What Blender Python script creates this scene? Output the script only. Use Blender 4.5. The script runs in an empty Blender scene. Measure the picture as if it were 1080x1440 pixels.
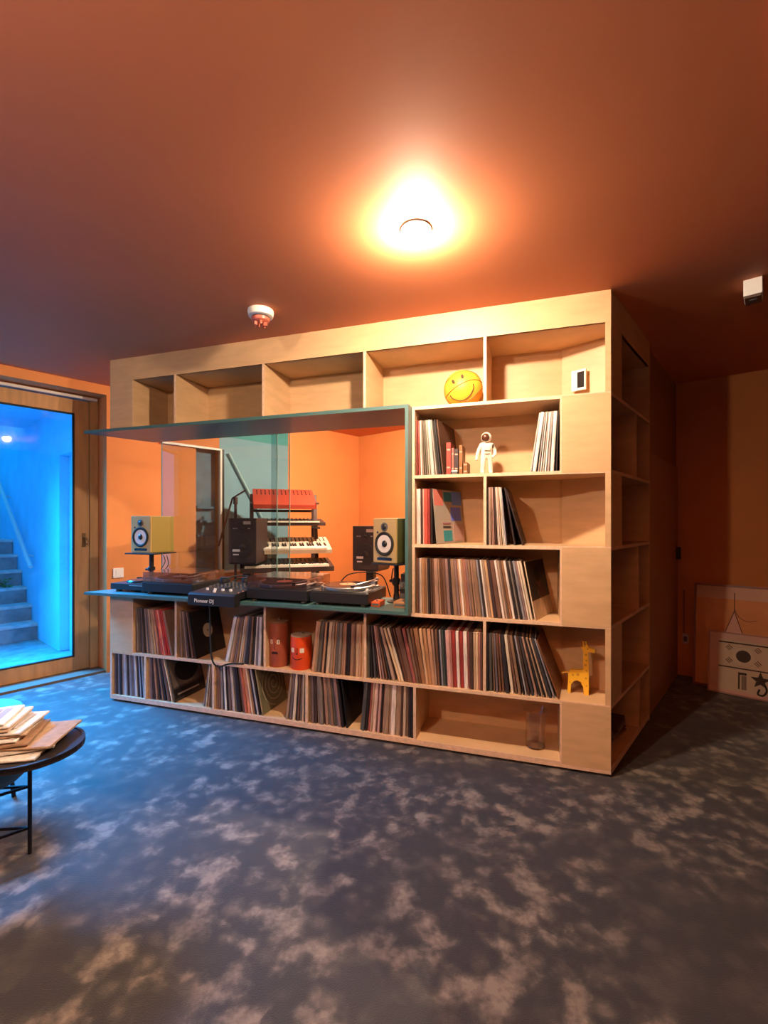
import bpy, bmesh, math, random
from mathutils import Vector, Matrix
random.seed(7)
PI = math.pi
SC = bpy.context.scene
COL = SC.collection

# ------------------------------------------------------------------ camera
cd = bpy.data.cameras.new('camera')
cam = bpy.data.objects.new('camera', cd); COL.objects.link(cam)
cam.location = (0, 0, 1.28); cam.rotation_euler = (PI/2, 0, 0)
cd.sensor_fit = 'AUTO'; cd.sensor_width = 36; cd.lens = 36*655/1440; cd.shift_y = 15/1440
cd.clip_start = .05
SC.camera = cam
# ------------------------------------------------------------------ world (blue dusk sky) and exposure
w = bpy.data.worlds.new('sky'); SC.world = w; w.use_nodes = True
bgn = w.node_tree.nodes['Background']
bgn.inputs[0].default_value = (.004, .43, 1.0, 1); bgn.inputs[1].default_value = 1.75
SC.view_settings.view_transform = 'Standard'; SC.view_settings.look = 'None'
SC.view_settings.gamma = 1; SC.view_settings.use_curve_mapping = False
SC.view_settings.exposure = 0.0
LAMP_MAIN = 86; LAMP_SECOND = 70; LAMP_BOOTH = 155; FILL_UP = 122; DAYLIGHT = 440
LAMP_COL = (1, .76, .53)

# room frame: s runs along the glazed wall towards the back, n away from it
S2 = (.6500, .7600); N2 = (.7600, -.6500)
def R(s, n, z=0): return Vector((S2[0]*s + N2[0]*n, S2[1]*s + N2[1]*n, z))
ANG_S = math.atan2(.76, .65)
# shelving frame: u along the front from its left end, d into it
LX, LY = -1.9742, 3.3581
UA = math.atan2(-.312, .950)
def W(u, d, z=0):
    return Vector((LX + math.cos(UA)*u - math.sin(UA)*d, LY + math.sin(UA)*u + math.cos(UA)*d, z))

# daylight falling down the outside stairwell towards the glazed door
al = bpy.data.lights.new('stairwell_daylight', 'AREA'); al.shape = 'RECTANGLE'; al.size = 1.6; al.size_y = 1.0
al.energy = DAYLIGHT; al.color = (.012, .39, 1); al.spread = math.radians(75)
alo = bpy.data.objects.new('stairwell_daylight', al); COL.objects.link(alo); alo.location = R(.1, -5.9, 3.2)
alo.rotation_euler = (R(.55, -3.6, 0)-R(.1, -5.9, 3.2)).to_track_quat('-Z', 'Y').to_euler()

# ------------------------------------------------------------------ material helpers
def lin(c):
    if isinstance(c, str):
        c = [int(c[i:i+2], 16)/255 for i in (0, 2, 4)]
        c = [x/12.92 if x <= .04045 else ((x+.055)/1.055)**2.4 for x in c]
    return tuple(c[:3]) + (1,)
MC = {}
def mat(name, col, rough=.6, metal=0, noise=0, nscale=20, bump=0, coat=0, stretch=None, emit=None, sheen=0):
    if name in MC: return MC[name]
    m = bpy.data.materials.new(name); m.use_nodes = True
    nt = m.node_tree; b = nt.nodes['Principled BSDF']
    col = lin(col)
    b.inputs['Base Color'].default_value = col; b.inputs['Roughness'].default_value = rough
    b.inputs['Metallic'].default_value = metal; b.inputs['Coat Weight'].default_value = coat
    if emit:
        b.inputs['Emission Color'].default_value = lin(emit[0]); b.inputs['Emission Strength'].default_value = emit[1]
    if noise or bump:
        tc = nt.nodes.new('ShaderNodeTexCoord'); mp = nt.nodes.new('ShaderNodeMapping')
        nt.links.new(tc.outputs['Object'], mp.inputs[0])
        if stretch: mp.inputs['Scale'].default_value = stretch
        nz = nt.nodes.new('ShaderNodeTexNoise'); nz.inputs['Scale'].default_value = nscale; nz.inputs['Detail'].default_value = 5
        nt.links.new(mp.outputs[0], nz.inputs['Vector'])
        if noise:
            mx = nt.nodes.new('ShaderNodeMix'); mx.data_type = 'RGBA'
            mx.inputs[6].default_value = tuple(c*(1-noise) for c in col[:3])+(1,)
            mx.inputs[7].default_value = tuple(min(1, c*(1+noise)) for c in col[:3])+(1,)
            rmp = nt.nodes.new('ShaderNodeMapRange'); rmp.inputs[1].default_value = .3; rmp.inputs[2].default_value = .7
            nt.links.new(nz.outputs['Fac'], rmp.inputs[0]); nt.links.new(rmp.outputs[0], mx.inputs[0])
            nt.links.new(mx.outputs[2], b.inputs['Base Color'])
        if bump:
            bp = nt.nodes.new('ShaderNodeBump'); bp.inputs['Strength'].default_value = bump; bp.inputs['Distance'].default_value = .004
            nt.links.new(nz.outputs['Fac'], bp.inputs['Height']); nt.links.new(bp.outputs[0], b.inputs['Normal'])
    MC[name] = m; return m
def glass(name, tint, refl=.12, rough=.02):
    if name in MC: return MC[name]
    m = bpy.data.materials.new(name); m.use_nodes = True; nt = m.node_tree; nt.nodes.clear()
    o = nt.nodes.new('ShaderNodeOutputMaterial'); mx = nt.nodes.new('ShaderNodeMixShader')
    t = nt.nodes.new('ShaderNodeBsdfTransparent'); g = nt.nodes.new('ShaderNodeBsdfGlossy')
    t.inputs[0].default_value = lin(tint); g.inputs[0].default_value = (1, 1, 1, 1); g.inputs['Roughness'].default_value = rough
    lw = nt.nodes.new('ShaderNodeFresnel'); lw.inputs[0].default_value = 1.5
    ad = nt.nodes.new('ShaderNodeMath'); ad.operation = 'ADD'; ad.inputs[1].default_value = refl-.04; ad.use_clamp = True
    ge_ = nt.nodes.new('ShaderNodeNewGeometry'); sb = nt.nodes.new('ShaderNodeMath'); sb.operation = 'SUBTRACT'; sb.inputs[0].default_value = 1
    ml = nt.nodes.new('ShaderNodeMath'); ml.operation = 'MULTIPLY'
    nt.links.new(ge_.outputs['Backfacing'], sb.inputs[1]); nt.links.new(ad.outputs[0], ml.inputs[0]); nt.links.new(sb.outputs[0], ml.inputs[1])
    nt.links.new(lw.outputs[0], ad.inputs[0]); nt.links.new(ml.outputs[0], mx.inputs[0])
    nt.links.new(t.outputs[0], mx.inputs[1]); nt.links.new(g.outputs[0], mx.inputs[2]); nt.links.new(mx.outputs[0], o.inputs[0])
    MC[name] = m; return m

def carpet():
    m = bpy.data.materials.new('mottled_carpet'); m.use_nodes = True; nt = m.node_tree; L = nt.links.new
    b = nt.nodes['Principled BSDF']; b.inputs['Roughness'].default_value = .72
    b.inputs['Specular IOR Level'].default_value = .35
    b.inputs['Sheen Weight'].default_value = .15
    tc = nt.nodes.new('ShaderNodeTexCoord')
    def noise(scale, det, dist=0, off=(0, 0, 0), src=None):
        mp = nt.nodes.new('ShaderNodeMapping'); mp.inputs['Location'].default_value = off
        L(src or tc.outputs['Object'], mp.inputs[0])
        n = nt.nodes.new('ShaderNodeTexNoise'); n.inputs['Scale'].default_value = scale
        n.inputs['Detail'].default_value = det; n.inputs['Distortion'].default_value = dist
        L(mp.outputs[0], n.inputs['Vector']); return n.outputs['Fac']
    def ramp(src, a, c, lo=0, hi=1):
        r = nt.nodes.new('ShaderNodeMapRange'); r.interpolation_type = 'SMOOTHSTEP'
        r.inputs[1].default_value = a; r.inputs[2].default_value = c; r.inputs[3].default_value = lo; r.inputs[4].default_value = hi
        L(src, r.inputs[0]); return r.outputs[0]
    def mul(a, c, op='MULTIPLY'):
        q = nt.nodes.new('ShaderNodeMath'); q.operation = op
        L(a, q.inputs[0]); (L(c, q.inputs[1]) if not isinstance(c, float) else setattr(q.inputs[1], 'default_value', c)); return q.outputs[0]
    # warp the coordinates a little so the dabs look brushed
    wn = nt.nodes.new('ShaderNodeTexNoise'); wn.inputs['Scale'].default_value = 10; wn.inputs['Detail'].default_value = 5
    L(tc.outputs['Object'], wn.inputs['Vector'])
    sc = nt.nodes.new('ShaderNodeVectorMath'); sc.operation = 'SCALE'; sc.inputs['Scale'].default_value = .07
    L(wn.outputs['Color'], sc.inputs[0])
    av = nt.nodes.new('ShaderNodeVectorMath'); av.operation = 'ADD'; L(tc.outputs['Object'], av.inputs[0]); L(sc.outputs[0], av.inputs[1])
    vo = nt.nodes.new('ShaderNodeTexVoronoi'); vo.feature = 'SMOOTH_F1'; vo.inputs['Scale'].default_value = 14; vo.inputs['Smoothness'].default_value = .35
    L(av.outputs[0], vo.inputs['Vector'])
    dabs = ramp(vo.outputs['Distance'], .62, .12)
    sepc = nt.nodes.new('ShaderNodeSeparateColor'); L(vo.outputs['Color'], sepc.inputs[0])
    pick = ramp(sepc.outputs[0], .2, .7)
    big = ramp(noise(2.1, 3, .5, (3.1, 1.7, 0)), .32, .58)
    mid = ramp(noise(9, 7, .15, (5, 2, 1)), .45, .66)
    fine = ramp(noise(55, 3), .3, .7, .75, 1.15)
    a = mul(mul(dabs, pick), ramp(big, 0, 1, .22, .60))
    c = mul(mid, ramp(big, 0, 1, .16, .80))
    f = mul(mul(a, c, 'ADD'), fine)
    cr = nt.nodes.new('ShaderNodeValToRGB'); e = cr.color_ramp.elements
    e[0].position = 0; e[0].color = (.017, .0155, .018, 1); e[1].position = 1.0; e[1].color = (.16, .128, .106, 1)
    x = e.new(.30); x.color = (.042, .036, .033, 1)
    L(f, cr.inputs[0]); L(cr.outputs[0], b.inputs['Base Color'])
    bp = nt.nodes.new('ShaderNodeBump'); bp.inputs['Strength'].default_value = .5; bp.inputs['Distance'].default_value = .004
    L(noise(260, 2), bp.inputs['Height']); L(bp.outputs[0], b.inputs['Normal'])
    return m

M_WALL = mat('orange_wall_paint', (.64, .235, .068), .75, noise=.05, nscale=3)
M_CEIL = mat('rust_ceiling_paint', (.62, .195, .078), .72, noise=.03, nscale=2)
M_PLY = mat('birch_plywood', (.61, .385, .205), .5, noise=.09, nscale=6, stretch=(1, 1, 4))
M_EDGE = mat('plywood_edge', (.74, .49, .33), .6, noise=.12, nscale=40)
M_TEAL = mat('teal_lacquer', (.055, .135, .135), .38, noise=.05, nscale=10)
M_OAK = mat('oak_frame', (.42, .21, .075), .5, noise=.16, nscale=8, stretch=(3, 3, .35))
M_BLK = mat('black_plastic', (.014, .013, .015), .42)
M_BLKG = mat('black_gloss', (.010, .010, .012), .15)
M_DARK = mat('dark_metal', (.02, .02, .022), .35, .6)
M_GREY = mat('grey_plastic', (.10, .095, .09), .5)
M_SILV = mat('brushed_silver', (.55, .52, .5), .3, .9)
M_WHITE = mat('white_plastic', (.78, .75, .72), .45)
M_RUB = mat('rubber', (.012, .012, .012), .8)

# ------------------------------------------------------------------ mesh helpers
class MB:
    def __init__(s): s.v = []; s.f = []
    def add(s, vs, fs):
        o = len(s.v); s.v += [tuple(v) for v in vs]; s.f += [tuple(i+o for i in f) for f in fs]; return s
    def box(s, x0, x1, y0, y1, z0, z1, m=None):
        p = [Vector((x, y, z)) for z in (z0, z1) for y in (y0, y1) for x in (x0, x1)]
        if m: p = [m @ q for q in p]
        return s.add(p, [(0, 2, 3, 1), (4, 5, 7, 6), (0, 1, 5, 4), (2, 6, 7, 3), (0, 4, 6, 2), (1, 3, 7, 5)])
    def prism(s, poly, z0, z1, ax='z', m=None):
        def P(a, b, c): return {'z': (a, b, c), 'y': (a, c, b), 'x': (c, a, b)}[ax]
        n = len(poly); v = [Vector(P(a, b, z0)) for a, b in poly] + [Vector(P(a, b, z1)) for a, b in poly]
        if m: v = [m @ q for q in v]
        return s.add(v, [tuple(range(n))[::-1], tuple(range(n, 2*n))] + [(i, (i+1) % n, n+(i+1) % n, n+i) for i in range(n)])
    def lathe(s, prof, n=24, m=None, cap=True):
        v = []; f = []
        for r, z in prof:
            for k in range(n):
                a = 2*PI*k/n; v.append(Vector((r*math.cos(a), r*math.sin(a), z)))
        for i in range(len(prof)-1):
            for k in range(n):
                f.append((i*n+k, i*n+(k+1) % n, (i+1)*n+(k+1) % n, (i+1)*n+k))
        if cap: f.append(tuple(range(n))[::-1]); f.append(tuple(range((len(prof)-1)*n, len(prof)*n)))
        if m: v = [m @ q for q in v]
        return s.add(v, f)
    def tube(s, pts, r, n=8):
        pts = [Vector(p) for p in pts]; v = []; f = []
        up = Vector((0, 0, 1)); prev = None
        for i, p in enumerate(pts):
            t = (pts[min(i+1, len(pts)-1)]-pts[max(i-1, 0)]).normalized()
            if prev is None:
                a = t.cross(up);
                if a.length < .05: a = t.cross(Vector((1, 0, 0)))
            else: a = prev - t*prev.dot(t)
            a.normalize(); prev = a; b = t.cross(a)
            rr = r[i] if isinstance(r, (list, tuple)) else r
            for k in range(n):
                q = 2*PI*k/n; v.append(p + a*math.cos(q)*rr + b*math.sin(q)*rr)
        for i in range(len(pts)-1):
            for k in range(n): f.append((i*n+k, i*n+(k+1) % n, (i+1)*n+(k+1) % n, (i+1)*n+k))
        f.append(tuple(range(n))[::-1]); f.append(tuple(range((len(pts)-1)*n, len(pts)*n)))
        return s.add(v, f)
    def bar(s, a, b, w, h=None):
        a, b = Vector(a), Vector(b); t = b-a; l = t.length; t.normalize()
        x = t.cross(Vector((0, 0, 1)))
        if x.length < .05: x = Vector((1, 0, 0))
        x.normalize(); y = t.cross(x); h = h or w
        m = Matrix((x, y, t)).transposed().to_4x4(); m.translation = a
        return s.box(-w/2, w/2, -h/2, h/2, 0, l, m)
    def quad(s, *p): return s.add(p, [tuple(range(len(p)))])
    def mesh(s, name):
        me = bpy.data.meshes.new(name); me.from_pydata(s.v, [], s.f)
        bm = bmesh.new(); bm.from_mesh(me); bmesh.ops.recalc_face_normals(bm, faces=bm.faces); bm.to_mesh(me); bm.free()
        return me

def obj(name, mb, m, parent=None, loc=None, rz=0, bevel=0, smooth=False, matrix=None):
    me = mb.mesh(name) if isinstance(mb, MB) else mb
    if bevel:
        bm = bmesh.new(); bm.from_mesh(me)
        bmesh.ops.bevel(bm, geom=bm.edges[:], offset=bevel, segments=2, profile=.6, affect='EDGES', clamp_overlap=True)
        bm.to_mesh(me); bm.free()
    if not me.materials: me.materials.append(m)
    if smooth:
        for p in me.polygons: p.use_smooth = True
        try: me.set_sharp_from_angle(angle=math.radians(40))
        except Exception: pass
    o = bpy.data.objects.new(name, me); COL.objects.link(o)
    if loc is not None: o.location = loc
    o.rotation_euler[2] = rz
    if matrix is not None: o.matrix_world = matrix
    if parent: o.parent = parent
    return o
def tag(o, label=None, cat=None, group=None, kind=None):
    if label: o['label'] = label
    if cat: o['category'] = cat
    if group: o['group'] = group
    if kind: o['kind'] = kind
    return o
def thing(name, label, cat, loc=(0, 0, 0), rz=0, group=None):
    o = bpy.data.objects.new(name, None); COL.objects.link(o); o.location = loc; o.rotation_euler[2] = rz
    return tag(o, label, cat, group)
def struct(name, mb, m, label, cat='structure', parent=None, **k):
    o = obj(name, mb, m, parent, **k); tag(o, label, cat, kind='structure'); return o
def text(name, s, size, m, parent, mw, label=None, depth=.001):
    c = bpy.data.curves.new('t', 'FONT'); c.body = s; c.size = size; c.extrude = depth; c.align_x = 'CENTER'; c.resolution_u = 2
    o = bpy.data.objects.new('t', c); COL.objects.link(o)
    dg = bpy.context.evaluated_depsgraph_get(); me = bpy.data.meshes.new_from_object(o.evaluated_get(dg))
    bpy.data.objects.remove(o); me.materials.clear(); me.materials.append(m)
    me.transform(mw)
    r = bpy.data.objects.new(name, me); COL.objects.link(r); r.parent = parent
    if label: r['label'] = label
    return r
FRONT = Matrix.Rotation(PI/2, 4, 'X')     # text lying in xy -> standing, facing -y

# ================================================================== STRUCTURE
H = 2.45
NL = -4.385; NR = 2.6; SB = 4.6; SF = -3.2   # room limits (n and s)
def slab(s0, s1, n0, n1, z0, z1, mb=None):
    mb = mb or MB()
    p = [R(s0, n0), R(s1, n0), R(s1, n1), R(s0, n1)]
    return mb.prism([(q.x, q.y) for q in p], z0, z1)
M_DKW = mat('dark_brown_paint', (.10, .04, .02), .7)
struct('floor', slab(SF-.1, SB+.1, NL-.2, NR+.1, -.06, 0), carpet(), 'dark carpet with pale cloudy brushed mottling over the whole room', 'floor')
struct('ceiling', slab(SF-.1, SB+.1, NL-.2, NR+.1, H, H+.1), M_CEIL, 'rust orange painted ceiling', 'ceiling')
struct('wall_back', slab(SB, SB+.12, NL-.3, NR+.1, 0, H), M_WALL, 'deep orange wall at the far end, behind shelving and framed pictures', 'wall')
struct('wall_right', slab(SF, SB, NR, NR+.12, 0, H), M_DKW, 'dark brown wall out of view on the right', 'wall')
struct('wall_front', slab(SF-.12, SF, NL-.2, NR+.1, 0, H), M_DKW, 'dark brown wall behind the viewpoint', 'wall')
# left wall with the big glazed door (recess) and its lintel
DS0, DS1 = -1.30, 1.483; LZ = 2.37; DN = -4.589
lw = MB()
slab(DS1, 2.28, NL-.30, NL, 0, H, lw)
slab(2.53, 3.40, NL-.30, NL, 0, .78, lw)
slab(2.28, 2.53, NL-.30, NL, 0, .78, lw); slab(2.28, 2.53, NL-.30, NL, 2.03, H, lw)
slab(2.53, SB+.1, NL-.30, NL-.012, 0, H, lw)
slab(3.40, SB+.1, NL-.30, NL, 0, H, lw)
slab(DS0, DS1, NL-.30, NL, LZ, H, lw)
slab(SF, DS0, NL-.30, NL, 0, H, lw)
struct('wall_left', lw, M_WALL, 'orange painted wall around the glazed door, carrying on behind the shelving', 'wall')
M_TW = mat('teal_reflection_tint', (.20, .38, .46), .7, noise=.06, nscale=3)  # teal panel and band added to stand in for the glass screen's reflection
struct('trim_3', slab(2.53, 3.40, NL-.012, NL+.002, .78, 2.31), M_TW, 'added pale teal panel painted for the stairwell reflection in the glass screen', 'panel')
struct('trim_4', slab(2.53, 3.40, NL-.012, NL+.006, 2.17, 2.33), mat('deep_reflection_tint', (.07, .33, .33), .7), 'added darker teal band painted for the top of the glass reflection', 'panel')
# niche, ledges and white frame added in place of a reflection in the glass
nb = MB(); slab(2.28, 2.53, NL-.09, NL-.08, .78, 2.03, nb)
struct('trim_5', nb, mat('slate_reflection_tint', (.22, .30, .36), .7, noise=.2, nscale=8), 'added slate blue niche back painted for the reflection in the glass', 'panel')
w2 = tag(thing('reflected_window', 'added white framed niche standing in for the frame reflected in the glass screen', 'window'), kind='structure')
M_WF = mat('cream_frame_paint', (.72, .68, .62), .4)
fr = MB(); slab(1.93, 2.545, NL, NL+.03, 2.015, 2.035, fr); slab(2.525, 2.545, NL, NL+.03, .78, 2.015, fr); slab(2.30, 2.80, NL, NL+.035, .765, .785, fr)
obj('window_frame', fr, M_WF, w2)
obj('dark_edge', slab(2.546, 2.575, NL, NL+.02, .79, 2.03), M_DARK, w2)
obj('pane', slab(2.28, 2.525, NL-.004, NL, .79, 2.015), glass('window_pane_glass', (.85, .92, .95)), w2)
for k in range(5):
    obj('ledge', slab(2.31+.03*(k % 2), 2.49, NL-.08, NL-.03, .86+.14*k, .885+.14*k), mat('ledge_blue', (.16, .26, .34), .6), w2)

rl = MB(); rl.tube([R(2.62, NL+.03, 2.00), R(3.02, NL+.03, 1.34)], .012)  # rail added for the stair handrail mirrored in the glass
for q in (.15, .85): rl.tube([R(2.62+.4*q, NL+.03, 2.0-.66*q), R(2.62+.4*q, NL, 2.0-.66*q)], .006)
tag(obj('handrail', rl, mat('reflected_rail_teal', (.38, .60, .62), .4), smooth=True), 'added pale teal rail standing in for the handrail reflected in the glass', 'handrail')
# ceiling bulkhead at the right edge
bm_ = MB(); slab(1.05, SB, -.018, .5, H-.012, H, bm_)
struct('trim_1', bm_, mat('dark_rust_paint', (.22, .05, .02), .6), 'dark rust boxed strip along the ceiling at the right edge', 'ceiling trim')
struct('trim_2', slab(-.2, 1.05, -.018, .5, H-.014, H), mat('grey_duct_paint', (.42, .42, .38), .6), 'grey end of the boxed ceiling strip in the upper right corner', 'ceiling trim')

# partition carrying on behind the shelving's right return
sd0 = Vector((1.138, 2.336, 0))
def PW(t, e, z=0):      # t along the return from the corner, e inwards
    q = sd0 + Vector((.65, .76, 0))*t + Vector((-.76, .65, 0))*e; q.z = z; return q
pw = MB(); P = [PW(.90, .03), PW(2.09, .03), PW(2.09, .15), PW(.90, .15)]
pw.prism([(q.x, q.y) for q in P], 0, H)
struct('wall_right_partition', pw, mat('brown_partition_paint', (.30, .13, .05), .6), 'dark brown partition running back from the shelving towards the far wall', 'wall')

d2 = tag(thing('door_2', 'plain brown flush door in the dark partition beyond the shelving', 'door'), kind='structure')
P = [PW(.93, .012), PW(2.04, .012), PW(2.04, .03), PW(.93, .03)]
obj('door_leaf', MB().prism([(q.x, q.y) for q in P], .005, 1.74), mat('brown_door', (.36, .16, .06), .5), d2)
P = [PW(1.96, -.02), PW(1.985, -.02), PW(1.985, .012), PW(1.96, .012)]
obj('handle', MB().prism([(q.x, q.y) for q in P], .98, 1.08), M_DARK, d2)
# ------------------------------------------------------------------ glazed door
d1 = tag(thing('door_1', 'large oak framed glass door looking out onto the blue stairwell', 'door'), kind='structure')
fr = MB()
slab(1.415, 1.479, DN-.06, DN+.02, 0, 2.37, fr); slab(DS0, 1.415, DN-.06, DN+.02, 2.34, 2.37, fr)
obj('door_frame', fr, M_OAK, d1)
sash = MB()
slab(1.305, 1.413, DN-.05, DN, .02, 2.33, sash); slab(DS0+.05, 1.305, DN-.05, DN, 2.215, 2.33, sash)
slab(DS0+.05, 1.305, DN-.05, DN, .02, .135, sash); slab(DS0, DS0+.1, DN-.05, DN, .02, 2.33, sash)
obj('sash', sash, M_OAK, d1)
obj('threshold', slab(DS0, 1.479, DN-.06, NL-.02, 0, .018), mat('grey_threshold', (.10, .07, .05), .8), d1)
gk = MB(); slab(1.292, 1.305, DN-.03, DN-.004, .135, 2.215, gk); slab(DS0+.1, 1.305, DN-.03, DN-.004, 2.203, 2.215, gk); slab(DS0+.1, 1.305, DN-.03, DN-.004, .135, .147, gk)
obj('gasket', gk, M_RUB, d1)
obj('pane', slab(DS0+.1, 1.295, DN-.022, DN-.014, .14, 2.21), glass('door_glass', (.90, .96, 1.0), .05), d1)
hd = MB()
slab(1.36, 1.385, DN, DN+.008, 1.07, 1.19, hd); hd.tube([R(1.372, DN, 1.15), R(1.372, DN+.040, 1.15), R(1.377, DN+.045, 1.145), R(1.385, DN+.045, 1.09)], .008)
obj('handle', hd, mat('dull_brass', (.20, .10, .04), .35, .7), d1, smooth=True)
tb = MB(); slab(DS0, 1.46, DN+.03, DN+.06, 2.335, 2.355, tb)
obj('curtain_rail', tb, mat('rail_white', (.6, .55, .5), .4), d1)

# ------------------------------------------------------------------ outside stairwell
M_OUT = mat('daylight_blue_render', (.18, .66, .95), .85, noise=.06, nscale=4)  # white render with the blue of the daylight put into its colour
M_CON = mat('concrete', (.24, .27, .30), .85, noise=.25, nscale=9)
struct('floor_outside', slab(-2.0, 1.9, -9.3, NL-.2, -.06, -.002), M_CON, 'pale paving at the foot of the outside stairs', 'floor')
ow = MB(); slab(1.42, 1.7, -9.2, -5.46, 0, 3.0, ow); slab(1.50, 1.7, -5.46, NL-.3, 0, 3.0, ow); slab(1.42, 1.52, -5.46, NL-.31, 1.95, 3.0, ow)
struct('wall_outside_right', ow, M_OUT, 'rendered stairwell wall, blue daylight put into its colour, with a recess near the door', 'wall')
struct('wall_outside_left', slab(-.2, -.05, -9.2, -6.2, 0, 2.2), M_OUT, 'rendered wall on the far side of the outside stairs', 'wall')
struct('canopy', slab(.9, 1.9, -6.84, NL-.3, 2.40, 2.52), M_OUT, 'rendered soffit over the outside of the glazed door', 'soffit')
st = tag(thing('staircase', 'concrete outside steps climbing up to the garden', 'stairs'), kind='structure')
ns = [-6.24, -6.48, -6.70, -6.92, -7.13, -7.36]
for k, nn in enumerate(ns):
    b = MB(); slab(-.04, 1.415, -9.0, nn, .178*k, .178*(k+1)-.03, b); obj('riser', b, M_CON, st)
    b = MB(); slab(-.04, 1.418, (ns[k+1] if k < 5 else -9.0)-.02, nn+.02, .178*(k+1)-.03, .178*(k+1), b)
    obj('tread', b, mat('tread_stone', (.50, .52, .54), .8, noise=.2, nscale=14), st)
hr = MB(); hr.tube([R(1.35, -6.2, .80), R(1.35, -7.75, 1.80)], .022)
for q, z in ((-6.4, .93), (-7.5, 1.63)): hr.tube([R(1.35, q, z), R(1.42, q, z-.03)], .008)
tag(obj('handrail', hr, mat('pale_rail', (.6, .62, .64), .4), smooth=True), 'pale round handrail sloping down the stairwell wall outside', 'handrail')
# garden bushes at the top of the stairs
def bush(s0, s1, n0, n1, z0, z1, cnt, name, label, col):
    b = MB()
    for i in range(cnt):
        c = R(random.uniform(s0, s1), random.uniform(n0, n1), random.uniform(z0, z1)); a = random.uniform(0, 6.28); t = random.uniform(-.9, .9)
        m = Matrix.Translation(c) @ Matrix.Rotation(a, 4, 'Z') @ Matrix.Rotation(t, 4, 'Y'); l = random.uniform(.05, .10)
        b.add([m @ Vector(p) for p in ((0, 0, 0), (l*.4, l*.3, .01), (l, 0, -.01), (l*.4, -l*.3, .01))], [(0, 1, 2, 3)])
    o = obj(name, b, mat(name+'_leaf', col, .6, noise=.4, nscale=5)); tag(o, label, 'plants', kind='stuff')
bush(-.6, 1.45, -9.4, -8.2, 1.45, 2.9, 1800, 'shrub_foliage', 'green shrubs above the outside stairs behind the glass', (.10, .30, .05))
bush(.0, 1.28, -8.9, -8.0, 1.05, 1.22, 700, 'grass_tuft', 'short green growth on the ground at the top of the outside stairs', (.14, .50, .12))
bush(.1, 1.3, -6.95, -6.75, .54, .62, 120, 'fallen_leaves', 'green weeds lying on the outside steps', (.08, .25, .06))

# ================================================================== CEILING FITTINGS
def spot(loc, name, label, power, label_group=None):
    t = thing(name, label, 'lamp', loc)
    obj('mounting_ring', MB().lathe([(.060, 0), (.061, -.003), (.059, -.006), (.050, -.007), (.047, -.004), (.046, 0)], 40), mat('lamp_ring', (.80, .66, .52), .4), t, smooth=True)
    pr = [(.038*math.cos(a), -.012-.036*math.sin(a)) for a in [i*PI/2/7 for i in range(8)]]; pr[-1] = (.002, pr[-1][1])
    A = 2*PI*.038*.036
    g = mat('lamp_glow_'+name, (1, 1, 1), .5, emit=(LAMP_COL, power/(PI*A)))
    obj('bulb_dome', MB().lathe([(.040, -.002)]+pr, 28), g, t, smooth=True)
    return t
spot((.1275, 1.856, H), 'ceiling_lamp', 'round ceiling lamp with a bright glowing dome above the room', LAMP_MAIN)
spot((-1.36, .22, H), 'ceiling_lamp.001', 'second round ceiling lamp nearer the viewpoint, out of the frame', LAMP_SECOND)
bp = R(3.2, -2.6, H)
spot(bp, 'ceiling_lamp.002', 'ceiling lamp inside the booth behind the shelving', LAMP_BOOTH)

# unseen fill light added behind the viewpoint, shaped like a floor lamp
ul = thing('fill_light', 'added fill light behind the viewpoint, shaped like a floor lamp, out of the frame', 'floor lamp', (-.9, -.9, 0))
obj('base', MB().lathe([(.15, 0), (.15, .015), (.03, .03), (.002, .03)], 32), M_DARK, ul, smooth=True)
obj('pole', MB().tube([(0, 0, .02), (0, 0, 1.52)], .014, 12), M_DARK, ul, smooth=True)
obj('bowl', MB().lathe([(.02, 1.50), (.10, 1.53), (.17, 1.60), (.18, 1.64), (.172, 1.64), (.095, 1.545), (.002, 1.53)], 36, cap=False), M_DARK, ul, smooth=True)
obj('diffuser', MB().lathe([(.150, 1.60), (.148, 1.606), (.001, 1.610)], 32), mat('fill_glow', (1, 1, 1), .5, emit=(LAMP_COL, FILL_UP/(PI*PI*.15**2))), ul)

t = thing('smoke_detector', 'round white smoke detector with red light painted on its underside on the ceiling', 'detector', (-.68, 2.57, H))
obj('base', MB().lathe([(.069, 0), (.071, -.012), (.066, -.034), (.050, -.038), (.048, -.038)], 36), M_WHITE, t, smooth=True)
obj('grille', MB().lathe([(.047, -.038), (.047, -.044), (.002, -.044)], 30), M_DARK, t, smooth=True)
obj('sensor_head', MB().lathe([(.050, -.044), (.047, -.058), (.036, -.066), (.002, -.067)], 30), mat('red_lit_sensor', (.55, .13, .08), .4), t, smooth=True)['label'] = 'underside with red light in its colour'  # red light falling on the underside is put into this colour
b = MB()
for k in range(5):
    a = k*2*PI/5; b.box(-.010, .010, -.006, .006, -.085, -.066, Matrix.Translation((.026*math.cos(a), .026*math.sin(a), 0)) @ Matrix.Rotation(a, 4, 'Z'))
obj('sensor_prongs', b, mat('red_lit_sensor', 'aa4433'), t)

ct = thing('emergency_light', 'small white box fitting on the ceiling at the right edge', 'light fitting', (1.80, 2.27, H), math.atan2(-.65, .76))
obj('housing', MB().box(-.036, .036, -.055, .055, -.078, 0), M_WHITE, ct, bevel=.003)
obj('lens_cover', MB().box(-.032, .032, -.050, .050, -.088, -.078), mat('smoked_lens', (.10, .06, .045), .25), ct, bevel=.002)
obj('lens_slot', MB().box(-.015, .015, -.02, .02, -.091, -.088), M_GREY, ct)

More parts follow.
